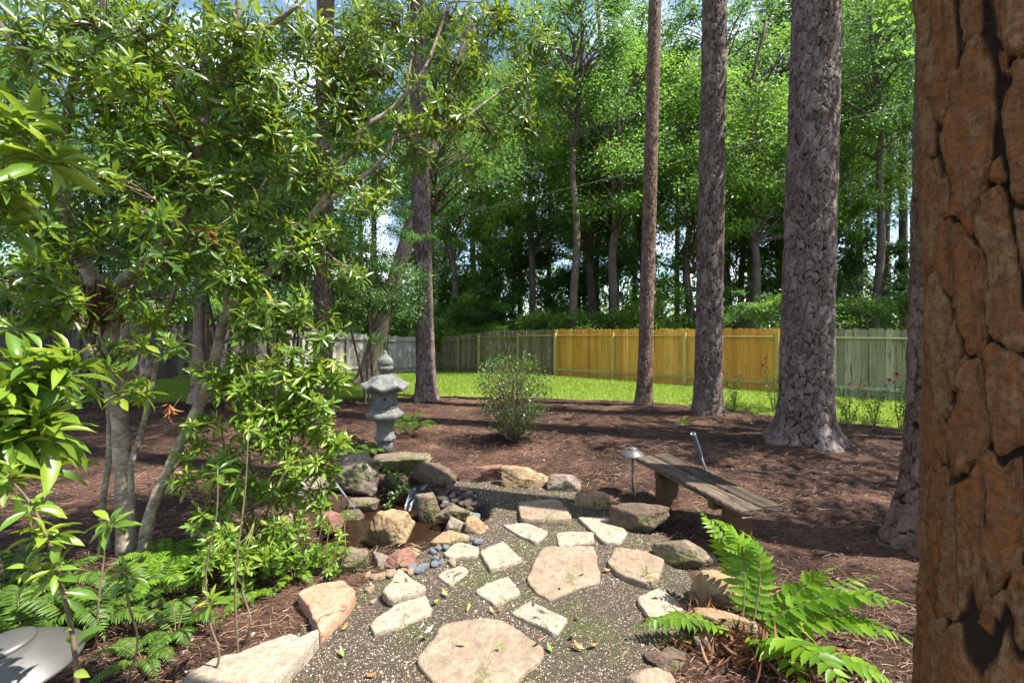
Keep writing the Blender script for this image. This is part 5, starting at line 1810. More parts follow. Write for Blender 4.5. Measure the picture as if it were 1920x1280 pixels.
def broadleaf(name, label, cat, limbs, clusters, leafL, ratio, nwh, nobj, mat, twigmat, barkmat, base, upb=0.7, seed=1, tpl=TPL_LANCE, amin=35, amax=105, lname='leaf', extra=None, group=None, stem_name='stem', twr=0.004, nside=12, dens=1.0):
    r = np.random.default_rng(seed)
    root = thing(name, label, cat, base, group=group)
    b = np.array(base)
    allp = []
    for q, cv in enumerate(limbs):
        g = Geo()
        g.tube(cv[:, :3] - b, cv[:, 3] * (1 + 0.06 * np.sin(np.arange(len(cv)) * 1.7)), nside)
        ob(stem_name if q else 'trunk' if barkmat is M_SMOOTH else stem_name, g.mesh(stem_name, barkmat, True), root)
        allp.append(cv)
    AP = np.vstack(allp)
    LS = Leaves()
    tw = Geo()
    for (px, py, D, rad, nt_) in clusters:
        nt_ = int(nt_ * dens + 0.5)
        C = np.array(W(px, py, D))
        d = np.linalg.norm(AP[:, :3] - C, axis=1)
        j = np.argmin(d + 0.3 * np.maximum(0, AP[:, 2] - C[2] + 0.1))
        S = AP[j, :3]
        br = min(AP[j, 3] * 0.7, 0.010 + 0.012 * rad)
        mid = (S + C) / 2 + np.array((0, 0, 0.10 * d[j])) + r.normal(0, 0.05, 3) * d[j]
        cv = crom([(*S, br), (*mid, br * 0.75), (*C, br * 0.45)], 5)
        tw.tube(cv[:, :3] - b, cv[:, 3], 7, False)
        T = C + unit(r.normal(0, 1, (nt_, 3))) * (r.random((nt_, 1)) ** 0.45) * rad * np.array((1, 1, 0.75))
        for t in T:
            k = r.integers(len(cv) // 2, len(cv))
            s = cv[k, :3]
            m_ = (s + t) / 2 + r.normal(0, 0.03, 3) * np.linalg.norm(t - s) - np.array((0, 0, 0.06 * np.linalg.norm(t - s)))
            c2 = crom([(*s, twr), (*m_, twr * 0.8), (*t, twr * 0.55)], 3)
            tw.tube(c2[:, :3] - b, c2[:, 3], 4, False)
        up = unit(T - C + np.array((0, 0, upb * rad + 0.02)) + r.normal(0, 0.25 * rad, (nt_, 3)))
        whorls(LS, T, up, nwh, leafL, ratio, amin, amax)
    if tw.n:
        ob('twigs', tw.mesh('twigs', twigmat, True), root, kind='stuff')
    if extra is not None:
        LS.a.append(extra)
    X = LS.arr()
    rest = leaf_objects(X, tpl, name, mat, root, lname, nobj, base)
    if len(rest):
        ob('foliage', leaves_mesh('foliage', rest, tpl, mat), root, kind='stuff')
    return root, X


# the multi-stemmed evergreen tree filling the upper left
b0 = G(236, 1030)
LT = [
    limbs_px([(238, 1045, 3.28, 0.088), (232, 900, 3.28, 0.078), (222, 760, 3.28, 0.074), (207, 640, 3.26, 0.078), (192, 556, 3.22, 0.085), (160, 500, 3.15, 0.06), (125, 430, 3.05, 0.055), (112, 330, 2.95, 0.05), (95, 220, 2.85, 0.042), (60, 150, 2.75, 0.03), (-10, 30, 2.6, 0.02)]),
    limbs_px([(196, 556, 3.22, 0.06), (245, 515, 3.2, 0.056), (300, 465, 3.15, 0.052), (345, 405, 3.15, 0.048), (366, 300, 3.15, 0.045), (395, 190, 3.15, 0.042), (440, 105, 3.1, 0.036), (500, 55, 3.05, 0.026), (560, 10, 3.0, 0.016)]),
    limbs_px([(110, 330, 2.95, 0.04), (140, 145, 2.9, 0.034), (185, 90, 2.8, 0.03), (195, -20, 2.7, 0.026)]),
    limbs_px([(440, 105, 3.1, 0.03), (445, 40, 3.05, 0.026), (448, -40, 3.0, 0.02)]),
    limbs_px([(345, 405, 3.15, 0.03), (250, 120, 2.95, 0.026), (300, 60, 2.9, 0.022), (345, -30, 2.8, 0.018)]),
]
LT2 = [
    limbs_px([(262, 1075, 3.15, 0.06), (283, 960, 3.15, 0.054), (330, 850, 3.2, 0.052), (392, 715, 3.25, 0.05), (424, 590, 3.3, 0.05), (470, 545, 3.35, 0.046), (525, 488, 3.4, 0.044), (590, 400, 3.45, 0.040), (640, 310, 3.5, 0.037), (675, 246, 3.55, 0.033), (735, 205, 3.6, 0.028), (782, 150, 3.65, 0.024), (806, 108, 3.7, 0.02), (842, 5, 3.75, 0.014)]),
    limbs_px([(590, 400, 3.45, 0.03), (650, 350, 3.5, 0.027), (707, 311, 3.55, 0.025), (738, 260, 3.6, 0.023), (757, 190, 3.65, 0.018), (775, 90, 3.7, 0.010)]),
    limbs_px([(738, 262, 3.6, 0.022), (790, 250, 3.65, 0.021), (842, 244, 3.7, 0.018), (902, 199, 3.8, 0.015), (966, 154, 3.9, 0.012), (1034, 127, 3.95, 0.007)]),
    limbs_px([(424, 590, 3.3, 0.03), (425, 540, 3.3, 0.026), (440, 470, 3.3, 0.022), (470, 400, 3.3, 0.016), (500, 330, 3.3, 0.012)]),
]
LT3 = [
    limbs_px([(205, 1050, 3.35, 0.032), (193, 950, 3.35, 0.03), (203, 870, 3.38, 0.028), (205, 780, 3.4, 0.026), (190, 700, 3.45, 0.022), (140, 600, 3.5, 0.016)]),
    limbs_px([(245, 870, 3.27, 0.030), (270, 790, 3.3, 0.027), (290, 700, 3.35, 0.024), (310, 600, 3.4, 0.02), (345, 500, 3.45, 0.018), (372, 420, 3.5, 0.012)]),
]
CL = [(640, 70, 3.55, .42, 34), (740, 40, 3.7, .42, 34), (850, 40, 3.9, .42, 34), (950, 40, 4.0, .36, 30), (1010, 90, 4.05, .25, 20), (870, 130, 3.9, .36, 30), (960, 170, 4.0, .3, 24), (1000, 235, 4.05, .2, 16), (920, 250, 3.95, .24, 18), (820, 200, 3.8, .3, 24), (880, 310, 3.9, .16, 8), (700, 140, 3.6, .36, 30), (1050, 150, 4.0, .15, 9), (780, 290, 3.7, .2, 12), (720, 340, 3.6, .18, 10), (660, 200, 3.6, .3, 24), (690, 375, 3.4, .16, 12), (650, 510, 3.3, .17, 13), (620, 250, 3.5, .28, 20), (570, 330, 3.4, .28, 22), (500, 410, 3.35, .25, 18), (560, 480, 3.3, .24, 18), (610, 440, 3.4, .18, 10), (540, 580, 3.2, .26, 20), (470, 600, 3.15, .26, 20), (600, 620, 3.2, .2, 14), (430, 520, 3.1, .22, 16), (560, 60, 3.4, .4, 30), (590, 160, 3.4, .34, 26), (560, 420, 3.35, .16, 8), (625, 335, 3.4, .16, 8), (690, 265, 3.5, .16, 8), (745, 230, 3.55, .15, 8), (800, 235, 3.6, .14, 8), (860, 225, 3.7, .14, 8), (470, 520, 3.2, .14, 7)]
CLM = [(480, 160, 3.1, .36, 28), (430, 250, 3.05, .34, 26), (350, 120, 2.95, .36, 28), (260, 60, 2.85, .36, 28), (150, 40, 2.7, .38, 28), (210, 180, 2.75, .32, 26), (300, 230, 2.9, .32, 26), (60, 90, 2.55, .36, 26), (40, 220, 2.5, .3, 22), (110, 300, 2.6, .26, 20), (230, 320, 2.8, .28, 22), (330, 330, 2.95, .28, 22), (420, 360, 3.05, .26, 20), (60, 420, 2.55, .28, 20), (170, 420, 2.75, .24, 16), (270, 410, 2.5, .17, 12), (300, 500, 2.9, .22, 14), (380, 460, 3.0, .22, 16), (20, 520, 2.6, .24, 14), (450, 70, 3.05, .36, 28), (520, 240, 3.15, .32, 24), (260, 150, 2.3, .16, 10), (180, 330, 2.2, .12, 6), (250, 735, 2.6, .10, 3), (150, 730, 2.5, .14, 4), (215, 645, 2.7, .12, 4), (325, 640, 2.9, .10, 3), (270, 640, 2.7, .06, 2), (120, 560, 2.6, .15, 8), (60, 600, 2.5, .16, 8), (230, 560, 2.8, .12, 6), (290, 590, 2.9, .12, 6), (180, 690, 2.5, .10, 4), (90, 500, 2.5, .18, 9)]
broadleaf('evergreen_tree', 'smooth-barked evergreen tree forking low in the left garden bed', 'tree', LT, CLM, 0.094, 0.26, 11, 300, M_LEAF_NEAR, M_TWIG, M_SMOOTH, (b0.x, b0.y, 0), seed=3, stem_name='limb', upb=0.55, amax=115, dens=1.35)
b1 = G(262, 1072)
broadleaf('evergreen_tree', 'leaning evergreen tree arching right over the pond', 'tree', LT2, CL, 0.094, 0.25, 11, 300, M_LEAF_NEAR, M_TWIG, M_SMOOTH, (b1.x, b1.y, 0), seed=4, stem_name='limb', upb=0.45, amax=120, dens=1.25)
b2 = G(205, 1048)
broadleaf('evergreen_sapling', 'thin grey sapling close behind the forked evergreen trunk', 'tree', LT3[:1], [(150, 590, 3.5, .2, 10), (100, 560, 3.5, .2, 10)], 0.08, 0.3, 10, 60, M_LEAF_NEAR, M_TWIG, M_SMOOTH, (b2.x, b2.y, 0), seed=5, stem_name='limb')
b3 = G(245, 1040)
broadleaf('evergreen_sapling', 'slim sapling slanting right beside the forked evergreen trunk', 'tree', [np.vstack([limbs_px([(247, 1042, 3.27, 0.03), (246, 960, 3.27, 0.03)]), LT3[1]])], [(372, 420, 3.5, .24, 14), (330, 470, 3.45, .2, 12), (330, 560, 3.4, .16, 8)], 0.08, 0.3, 10, 60, M_LEAF_NEAR, M_TWIG, M_SMOOTH, (b3.x, b3.y, 0), seed=6, stem_name='limb')

# mid shrub left of the pond
b4 = G(470, 1010)
SB = [limbs_px([(478, 1010, 3.3, .014), (470, 900, 3.1, .012), (465, 800, 3.0, .010), (470, 720, 3.0, .007)]), limbs_px([(486, 1008, 3.3, .013), (520, 900, 3.2, .011), (560, 790, 3.15, .009), (610, 720, 3.2, .006)]), limbs_px([(470, 1010, 3.3, .012), (430, 900, 3.2, .010), (415, 800, 3.15, .008)]), limbs_px([(490, 1012, 3.3, .012), (560, 920, 3.25, .010), (620, 840, 3.25, .007)])]
CB = [(470, 730, 3.0, .13, 8), (510, 700, 3.05, .16, 13), (560, 720, 3.1, .17, 14), (610, 690, 3.2, .15, 12), (640, 715, 3.25, .1, 7), (540, 780, 3.05, .18, 15), (600, 800, 3.15, .17, 14), (630, 820, 3.2, .12, 8), (500, 830, 3.0, .17, 14), (560, 860, 3.05, .17, 14), (610, 870, 3.15, .12, 9), (470, 900, 3.05, .15, 10), (530, 920, 3.1, .15, 10), (430, 850, 3.1, .14, 8), (590, 750, 3.1, .14, 10), (450, 790, 3.1, .14, 8), (500, 980, 3.2, .12, 6), (440, 940, 3.15, .14, 7), (480, 780, 2.95, .12, 8), (410, 900, 3.1, .12, 6), (380, 960, 3.0, .13, 7), (420, 1000, 2.9, .13, 8), (350, 900, 3.1, .12, 6), (480, 1040, 2.8, .12, 8), (540, 985, 2.95, .13, 8), (590, 930, 3.1, .13, 8), (450, 1045, 2.75, .11, 7), (395, 1045, 2.7, .11, 6), (520, 1040, 2.8, .11, 6), (420, 715, 3.1, .13, 8), (375, 790, 3.1, .12, 6), (450, 670, 3.1, .12, 7), (390, 690, 3.15, .12, 6), (540, 665, 3.1, .12, 7), (360, 840, 3.1, .11, 5)]
broadleaf('leafy_shrub', 'bright glossy-leaved shrub between the evergreen trunks and the pond', 'shrub', SB, CB, 0.082, 0.27, 12, 300, M_LEAF_YOUNG, M_GREENTWIG, M_TWIG, (b4.x, b4.y, 0), seed=8, upb=0.8, twr=0.003, dens=1.6)

# yellow-green young shrub at the pond's left bank
b5 = G(560, 1075)
SC = [limbs_px([(570 + k * 16, 1078, 2.95, .006), (575 + k * 18, 1030, 2.95, .005), (590 + k * 14, 985, 3.0, .003)], 4) for k in range(5)]
CC = [(600, 985, 3.0, .08, 7), (635, 1000, 3.0, .07, 6), (570, 1000, 2.95, .08, 7), (610, 1030, 2.95, .09, 8), (640, 1040, 2.95, .06, 5), (575, 1050, 2.9, .09, 8), (620, 1065, 2.9, .07, 6), (550, 1025, 2.95, .09, 7), (652, 960, 3.1, .05, 4), (600, 950, 3.1, .07, 5)]
broadleaf('young_shrub', 'yellow-green young shrub with many thin stems at the pond bank', 'shrub', SC, CC, 0.038, 0.36, 11, 200, M_LEAF_YOUNG, M_TWIG, M_TWIG, (b5.x, b5.y, 0), seed=9, upb=0.8, twr=0.0016, nside=6)
# small-leaved creeper over the back rocks
b6 = G(745, 905)
SD = [limbs_px([(700, 870, 4.75, .006), (725, 868, 4.65, .005), (745, 885, 4.5, .004), (758, 915, 4.35, .003), (735, 935, 4.3, .002)], 4), limbs_px([(700, 870, 4.75, .005), (680, 868, 4.6, .004), (670, 880, 4.4, .003)], 4)]
CD = [(700, 868, 4.6, .09, 9), (725, 875, 4.55, .09, 9), (745, 893, 4.45, .08, 9), (757, 912, 4.35, .07, 8), (735, 930, 4.32, .06, 6), (680, 872, 4.45, .07, 5), (765, 885, 4.5, .05, 4), (725, 945, 4.25, .04, 3)]
broadleaf('creeping_shrub', 'small-leaved creeper trailing over the rocks beside the waterfall', 'plant', SD, CD, 0.04, 0.5, 9, 120, M_LEAF_SMALL, M_TWIG, M_TWIG, (b6.x, b6.y, 0.1), seed=10, upb=0.3, twr=0.0016, nside=6)

# large-leaved shrub close to the camera on the left edge
b7 = G(20, 1270)
SE = [limbs_px([(-60, 1260, 1.75, .012), (-40, 1000, 1.5, .010), (0, 820, 1.4, .008), (60, 690, 1.38, .006)]), limbs_px([(-40, 1000, 1.5, .008), (-60, 700, 1.45, .007), (-30, 450, 1.5, .006), (10, 300, 1.55, .005)]), limbs_px([(-60, 700, 1.45, .006), (20, 780, 1.4, .004)])]
CE = [(72, 655, 1.38, .01, 1), (20, 690, 1.36, .05, 3), (110, 680, 1.42, .05, 3), (50, 730, 1.38, .07, 4), (20, 790, 1.36, .08, 5), (75, 800, 1.42, .07, 4), (0, 850, 1.34, .06, 3), (-20, 740, 1.3, .06, 3), (30, 230, 1.6, .06, 3), (75, 275, 1.62, .07, 4), (0, 330, 1.55, .07, 4), (20, 400, 1.6, .06, 2), (-5, 190, 1.6, .05, 2), (60, 870, 1.5, .05, 2)]
broadleaf('large_leaved_shrub', 'large-leaved shrub close to the camera at the left edge', 'shrub', SE, CE, 0.125, 0.26, 12, 300, M_LEAF_YOUNG, M_GREENTWIG, M_TWIG, (b7.x - 0.1, b7.y, 0), seed=12, upb=0.9, tpl=TPL_LANCE2)
# sapling stem in front of the path lamp
b8 = W(146, 1310, 1.22)
SF = [limbs_px([(146, 1330, 1.2, .0085), (142, 1240, 1.18, .008), (130, 1160, 1.17, .007), (112, 1085, 1.16, .006), (90, 1010, 1.15, .005), (55, 940, 1.14, .004), (10, 890, 1.12, .003)])]
CF = [(95, 1000, 1.15, .03, 2), (70, 985, 1.13, .03, 2), (55, 940, 1.14, .02, 1), (115, 1045, 1.16, .03, 2), (60, 1050, 1.13, .02, 1), (10, 888, 1.12, .03, 2)]
LSx = Leaves()
for px, py, dx, dy, L in [(120, 1110, 60, 20, .075), (125, 1120, 70, 60, .06), (110, 1080, 70, -20, .07), (60, 1060, -40, 40, .08), (70, 1040, -60, 50, .08), (80, 1060, -10, 90, .07), (100, 1060, 10, 60, .06), (135, 1190, -40, 30, .06), (138, 1200, 45, -25, .065), (136, 1180, -60, 8, .05), (142, 1215, 40, -40, .045), (50, 950, 70, 20, .085), (45, 935, 60, 45, .09), (30, 930, -30, 60, .08), (140, 1260, 50, -20, .06), (95, 1010, 90, 15, .07), (90, 1000, 80, 40, .07)]:
    p = np.array(W(px, py, 1.155))
    A = np.array((dx, random.uniform(-40, 40), -dy), float)
    LSx.add(p, A, np.array((random.uniform(-.4, .4), -0.5, 0.8)), L, L * 0.33, random.random())
broadleaf('sapling', 'thin brown sapling with yellow-green leaves rising before the corner lamp', 'plant', SF, CF, 0.062, 0.3, 8, 120, M_LEAF_YOUNG, M_GREENTWIG, M_TWIG, (b8.x, b8.y, 0), seed=14, upb=0.9, tpl=TPL_LANCE2, extra=LSx.arr(), twr=0.0015)

# separate young shoots in the bed, each a plant of its own
for q, (bx, by, tx, ty, D, L, n, dk, lab) in enumerate([
        (205, 1075, 205, 975, 2.3, .105, 20, 1, 'dark leafy rosette before the forked evergreen trunk'),
        (238, 1160, 236, 1068, 2.05, .10, 18, 1, 'dark leafy rosette low beside the ferns'),
        (400, 1165, 396, 1122, 2.05, .07, 14, 1, 'small leafy seedling between ferns and border stones'),
        (470, 1140, 462, 1060, 2.3, .06, 10, 0, 'small pale seedling beside the tall bare stem'),
        (470, 1165, 466, 800, 2.2, .07, 14, 0, 'tall bare brown stem topped with leaves before the shrub'),
        (410, 1075, 408, 880, 2.45, .08, 12, 1, 'brown stem with drooping leaves before the shrub')]):
    t = W(tx, ty, D)
    gD = FPX * CAMZ / (by - HY) if by > 1000 else D
    gb = Vector(((bx - CX) / FPX * D, D, 0))
    root_ = Vector((gb.x, gb.y, 0))
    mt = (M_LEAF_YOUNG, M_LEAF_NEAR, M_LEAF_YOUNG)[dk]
    r2 = Vector((gb.x - 0.03, gb.y, 0))
    j1, j2 = random.uniform(-.07, .07), random.uniform(-.05, .05)
    cv = crom([(r2.x + j2, r2.y, -0.03, .0055), (r2.x + j1, r2.y + j2, t.z * 0.35, .005), (t.x + j2 * .7, (r2.y + t.y) / 2, t.z * 0.72, .0042), (t.x, t.y, t.z, .0035)], 6)
    root = thing('leafy_shoot', lab, 'plant', (r2.x, r2.y, 0))
    g = Geo()
    g.tube(cv[:, :3] - np.array((r2.x, r2.y, 0)), cv[:, 3], 8)
    ob('stem', g.mesh('stem', M_TWIG, True), root)
    LSx = Leaves()
    up = np.array([(random.uniform(-.2, .2), -0.25, 1.0)])
    whorls(LSx, np.array([t]), up, n, L, 0.30, 30, 115)
    X = LSx.arr()
    leaf_objects(X, TPL_LANCE2, 'sh', mt, root, 'leaf', 60, (r2.x, r2.y, 0), 0)

# dead leaf clusters and hanging pine straw
for q, (px, py, D, L, n, lab) in enumerate([(318, 770, 3.0, 0.10, 13, 'rust-coloured dead leaves hanging beside the evergreen trunk'), (432, 762, 2.95, 0.085, 12, 'pale orange dead leaf cluster on the shrub stem'), (245, 705, 3.1, 0.08, 9, 'dark red dead leaves caught against the forked trunk'), (395, 440, 2.9, 0.09, 9, 'brown dead leaf tuft hanging high in the evergreen')]):
    root = thing('dead_leaf_cluster', lab, 'leaves', W(px, py, D))
    LSx = Leaves()
    whorls(LSx, np.array([(0, 0, 0)]), np.array([(0.15, -0.1, -1.0)]), n, L, 0.22, 8, 70)
    X = LSx.arr()
    Xw = X.copy()
    Xw[:, 0:3] += np.array(W(px, py, D))
    leaf_objects(Xw, TPL_LANCE2, 'dl', M_DEAD, root, 'dead_leaf', 40, W(px, py, D), 0)
    g = Geo()
    g.tube([(0, 0, -0.02), (0.03, 0.05, 0.08), (0.08, 0.12, 0.16)], [0.003, 0.003, 0.004], 6)
    ob('stem', g.mesh('stem', M_TWIG, True), root)
sc_ = W(190, 545, 3.16)
n = 110
P = np.array(sc_) + rng.normal(0, 1, (n, 3)) * np.array((0.05, 0.05, 0.05))
A = np.stack([rng.normal(0, 0.25, n), rng.normal(-0.1, 0.25, n), -1 + rng.normal(0, 0.3, n)], -1)
LSx = Leaves()
LSx.add(P, A, rng.normal(0, 1, (n, 3)), rng.uniform(0.10, 0.30, n), 0.0016, rng.random(n))
o = tag(ob('pine_straw_clump', leaves_mesh('pine_straw_clump', LSx.arr(), TPL_RHOMB, M_STRAWCL)), 'brown pine needles caught in the fork of the evergreen trunk', 'needles')
o['kind'] = 'stuff'

# ------------------------------------------------------------------ ferns
M_RACHIS = plain('fern_rachis', (0.13, 0.11, 0.04), 0.7)


def frond(root, base, ctrl, tip, n, pl, ratio, mat, leafmesh=None, rb=0.004, dens=1.0, curl=0.25, name='frond'):
    b, c, t = (np.array(x) for x in (base, ctrl, tip))
    s = np.linspace(0, 1, 20)[:, None]
    P = (1 - s) ** 2 * b + 2 * s * (1 - s) * c + s ** 2 * t
    g = Geo()
    g.tube(P, np.linspace(rb, rb * 0.3, 20), 6)
    fo = ob(name, g.mesh(name, M_RACHIS, True), root)
    LS = Leaves()
    for k in range(n):
        f = 0.16 + 0.84 * k / (n - 1)
        p = (1 - f) ** 2 * b + 2 * f * (1 - f) * c + f ** 2 * t
        T = unit(2 * (1 - f) * (c - b) + 2 * f * (t - c))
        sd = unit(np.cross(T, (0, 0, 1.0)) if abs(T[2]) < 0.97 else np.cross(T, (0, 1.0, 0)))
        N = np.cross(sd, T)
        env = (math.sin(math.pi * (0.14 + 0.80 * f)) ** 0.8) * (1.0 if f < 0.9 else 0.75)
        for sg in (-1, 1):
            A = sd * sg + T * (0.25 + 0.35 * f) + N * random.uniform(-.12, .22) - np.array((0, 0, curl * random.uniform(.4, 1)))
            l = pl * max(0.18, env) * random.uniform(0.85, 1.12)
            LS.add(p, A, N + np.random.default_rng(k).normal(0, .15, 3), l, l * ratio, random.random())
    LS.add(t, unit(t - c), np.array((0, 0, 1.0)), pl * 0.45, pl * ratio * 0.5, random.random())
    return fo, LS.arr()


# holly fern on the right
fb = Vector((1.20, 2.33, 0.02))
hf = thing('holly_fern', 'big bright green fern with toothed leaflets at the path border', 'fern', fb)


def toothed():
    V, Q, T = [(0, 0, 0)], [], []
    n = 9
    for i in range(1, n):
        x = i / n
        w = 0.5 * math.sin(math.pi * min(1, x * 0.9 + 0.13)) ** 0.7 * (1 - 0.55 * x) * (1.12 if i % 2 else 0.92) * 1.25
        z = -0.16 * x * x
        y0 = 0.10 * x * x
        V += [(x, y0 + w, z + 0.10 * w), (x, y0, z - 0.02), (x, y0 - w, z + 0.10 * w)]
    V.append((1.03, 0.12, -0.2))
    for i in range(n - 2):
        a = 1 + 3 * i
        Q += [(a, a + 3, a + 4, a + 1), (a + 1, a + 4, a + 5, a + 2)]
    e = len(V) - 1
    T = [(0, 1, 2), (0, 2, 3), (e - 3, e, e - 2), (e - 2, e, e - 1)]
    return np.array(V), np.array(Q), np.array(T)


TPL_TOOTH = toothed()
FR = [((1312, 958), 2.75, (1375, 1020), 2.65, 17, .085), ((1330, 975), 2.6, (1420, 985), 2.6, 19, .10), ((1398, 1000), 2.5, (1450, 1040), 2.5, 17, .085), ((1548, 1072), 2.35, (1500, 1100), 2.4, 12, .13), ((1672, 1125), 2.1, (1540, 1090), 2.3, 16, .13), ((1690, 1195), 2.05, (1560, 1120), 2.2, 15, .12), ((1192, 1175), 2.35, (1290, 1130), 2.35, 18, .085), ((1590, 1290), 1.75, (1500, 1170), 2.0, 13, .12), ((1680, 1285), 1.9, (1600, 1215), 1.95, 15, .09), ((1470, 1215), 2.1, (1440, 1190), 2.2, 6, .06), ((1640, 1080), 2.7, (1530, 1100), 2.5, 14, .09), ((1500, 1270), 1.9, (1460, 1200), 2.1, 8, .11)]
ftm = [mk_mesh('leaflet', TPL_TOOTH[0], [TPL_TOOTH[1], TPL_TOOTH[2]], M_FERN, True, {'rnd': np.full(len(TPL_TOOTH[0]), (k + .5) / 4)}) for k in range(4)]
for q, ((tx, ty), tD, (cx_, cy_), cD, n, pl_) in enumerate(FR):
    tip, ct = W(tx, ty, tD) - fb, W(cx_, cy_, cD) - fb
    a = random.uniform(0, 6.28)
    fo, X = frond(hf, (0.03 * math.cos(a), 0.03 * math.sin(a), 0.0), ct, tip, n, pl_, 0.42, M_FERN, curl=0.15)
    for x in X:
        A, S, N = x[3:6] * x[12], x[6:9] * x[13], x[9:12] * x[12]
        p = x[0:3]
        o = ob('leaflet', ftm[int(x[14] * 3.99)], fo)
        o.matrix_basis = Matrix(((A[0], S[0], N[0], p[0]), (A[1], S[1], N[1], p[1]), (A[2], S[2], N[2], p[2]), (0, 0, 0, 1)))
# straw heap at the fern's foot
n = 500
P = np.array((fb.x, fb.y - 0.05, 0.03)) + rng.normal(0, 1, (n, 3)) * np.array((0.17, 0.14, 0.02))
A = np.stack([rng.normal(0, 0.8, n), rng.normal(0, 0.6, n), rng.normal(0.35, 0.4, n)], -1)
LSx = Leaves()
LSx.add(P, A, rng.normal(0, 1, (n, 3)), rng.uniform(0.08, 0.16, n), 0.0032, rng.random(n))
o = ob('dead_fronds', leaves_mesh('dead_fronds', LSx.arr() - np.array([*fb] + [0] * 12), TPL_RHOMB, M_STRAWCL), hf, kind='stuff')


def fern(label, x, y, s, nf, npn, pl, mat, seed, ratio=0.28, name='fern', group=None, amin=0.0, amax=6.283, rise=0.55, fine=False):
    rnd = random.Random(seed)
    z = max(-0.02, float(gz(x, y)))
    root = thing(name, label, 'fern', (x, y, z), group=group)
    for k in range(nf):
        a = amin + (amax - amin) * (k + rnd.uniform(-.3, .3)) / nf
        l = s * rnd.uniform(0.7, 1.15)
        h = s * rise * rnd.uniform(0.6, 1.2)
        tip = (l * math.cos(a), l * math.sin(a), h * 0.45)
        ct = (l * 0.45 * math.cos(a), l * 0.45 * math.sin(a), h * 1.3)
        fo, X = frond(root, (0.01 * math.cos(a), 0.01 * math.sin(a), 0), ct, tip, npn, pl, ratio, mat, rb=0.0025, curl=0.2)
        ob('leaflets', leaves_mesh('leaflets', X, TPL_RHOMB if fine else TPL_OBLONG, mat), fo, kind='stuff')
    return root


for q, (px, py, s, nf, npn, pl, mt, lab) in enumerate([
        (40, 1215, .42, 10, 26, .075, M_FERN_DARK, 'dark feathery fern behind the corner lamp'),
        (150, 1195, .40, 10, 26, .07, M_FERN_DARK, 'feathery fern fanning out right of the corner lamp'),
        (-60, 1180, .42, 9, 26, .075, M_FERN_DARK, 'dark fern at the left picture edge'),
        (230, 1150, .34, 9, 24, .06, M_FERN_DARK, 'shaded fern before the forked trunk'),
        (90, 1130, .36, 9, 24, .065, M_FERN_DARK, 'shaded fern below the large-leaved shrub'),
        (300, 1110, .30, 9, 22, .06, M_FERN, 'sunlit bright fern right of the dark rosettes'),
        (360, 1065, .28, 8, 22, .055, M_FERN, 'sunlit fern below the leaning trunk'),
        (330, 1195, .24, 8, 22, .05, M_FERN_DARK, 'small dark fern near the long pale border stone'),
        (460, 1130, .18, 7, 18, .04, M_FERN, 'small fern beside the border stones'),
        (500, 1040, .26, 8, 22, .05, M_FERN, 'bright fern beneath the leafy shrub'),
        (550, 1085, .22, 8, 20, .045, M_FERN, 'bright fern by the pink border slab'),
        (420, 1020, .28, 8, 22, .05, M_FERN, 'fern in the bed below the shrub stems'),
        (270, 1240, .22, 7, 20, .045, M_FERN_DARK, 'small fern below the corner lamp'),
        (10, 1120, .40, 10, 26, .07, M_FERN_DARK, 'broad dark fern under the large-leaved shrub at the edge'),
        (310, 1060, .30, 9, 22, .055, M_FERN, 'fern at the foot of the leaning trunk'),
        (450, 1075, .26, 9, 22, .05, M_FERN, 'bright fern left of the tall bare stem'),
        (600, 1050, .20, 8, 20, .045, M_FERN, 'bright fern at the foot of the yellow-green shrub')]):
    g0 = G(px, py)
    fern(lab, g0.x, g0.y, s, nf, npn, pl, mt, 500 + q)
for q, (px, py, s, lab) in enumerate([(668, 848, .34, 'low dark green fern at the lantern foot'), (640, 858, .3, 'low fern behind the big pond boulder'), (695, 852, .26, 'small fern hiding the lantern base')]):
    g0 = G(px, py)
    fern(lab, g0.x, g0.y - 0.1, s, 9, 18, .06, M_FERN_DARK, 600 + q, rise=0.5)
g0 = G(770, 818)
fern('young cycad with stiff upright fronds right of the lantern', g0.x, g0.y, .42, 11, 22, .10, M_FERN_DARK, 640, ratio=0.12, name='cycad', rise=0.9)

# ------------------------------------------------------------------ round-topped small-leaved bush
bb = G(962, 832)
bush = thing('clipped_bush', 'round-topped small-leaved bush on thin stems in the bed', 'shrub', (bb.x, bb.y, float(gz(bb.x, bb.y)) - 0.03))
r = np.random.default_rng(5)
LS = Leaves()
tw = Geo()
n = 330
ph = r.uniform(0, 6.283, n)
zz = np.where(r.random(n) < 0.72, r.uniform(0.42, 1.18, n), r.uniform(0.15, 0.5, n))
rmax = np.where(zz > 0.42, 0.53 * np.clip(1 - np.abs((zz - 0.72) / 0.50) ** 3.2, 0.02, 1) ** 0.5, 0.14 + zz * 0.6)
rad = rmax * np.sqrt(r.random(n)) ** 0.8
T = np.stack([rad * np.cos(ph), rad * np.sin(ph), zz], -1)
for t in T:
    s = np.array((t[0] * 0.25, t[1] * 0.25, max(0.05, t[2] - 0.35)))
    c2 = crom([(*s, .004), (*((s + t) / 2 + r.normal(0, .02, 3)), .003), (*t, .0015)], 3)
    tw.tube(c2[:, :3], c2[:, 3], 4, False)
for k in range(9):
    P = T + r.normal(0, 0.05, (n, 3))
    A = r.normal(0, 1, (n, 3)) + np.array((0, 0, 0.2))
    LS.add(P, A, np.array((0, 0, 1.0)) + r.normal(0, 0.6, (n, 3)), 0.042 * r.uniform(.7, 1.3, n), 0.024, np.clip(r.random(n) * 0.7 + 0.25 * (T[:, 2] > 0.9), 0, 1))
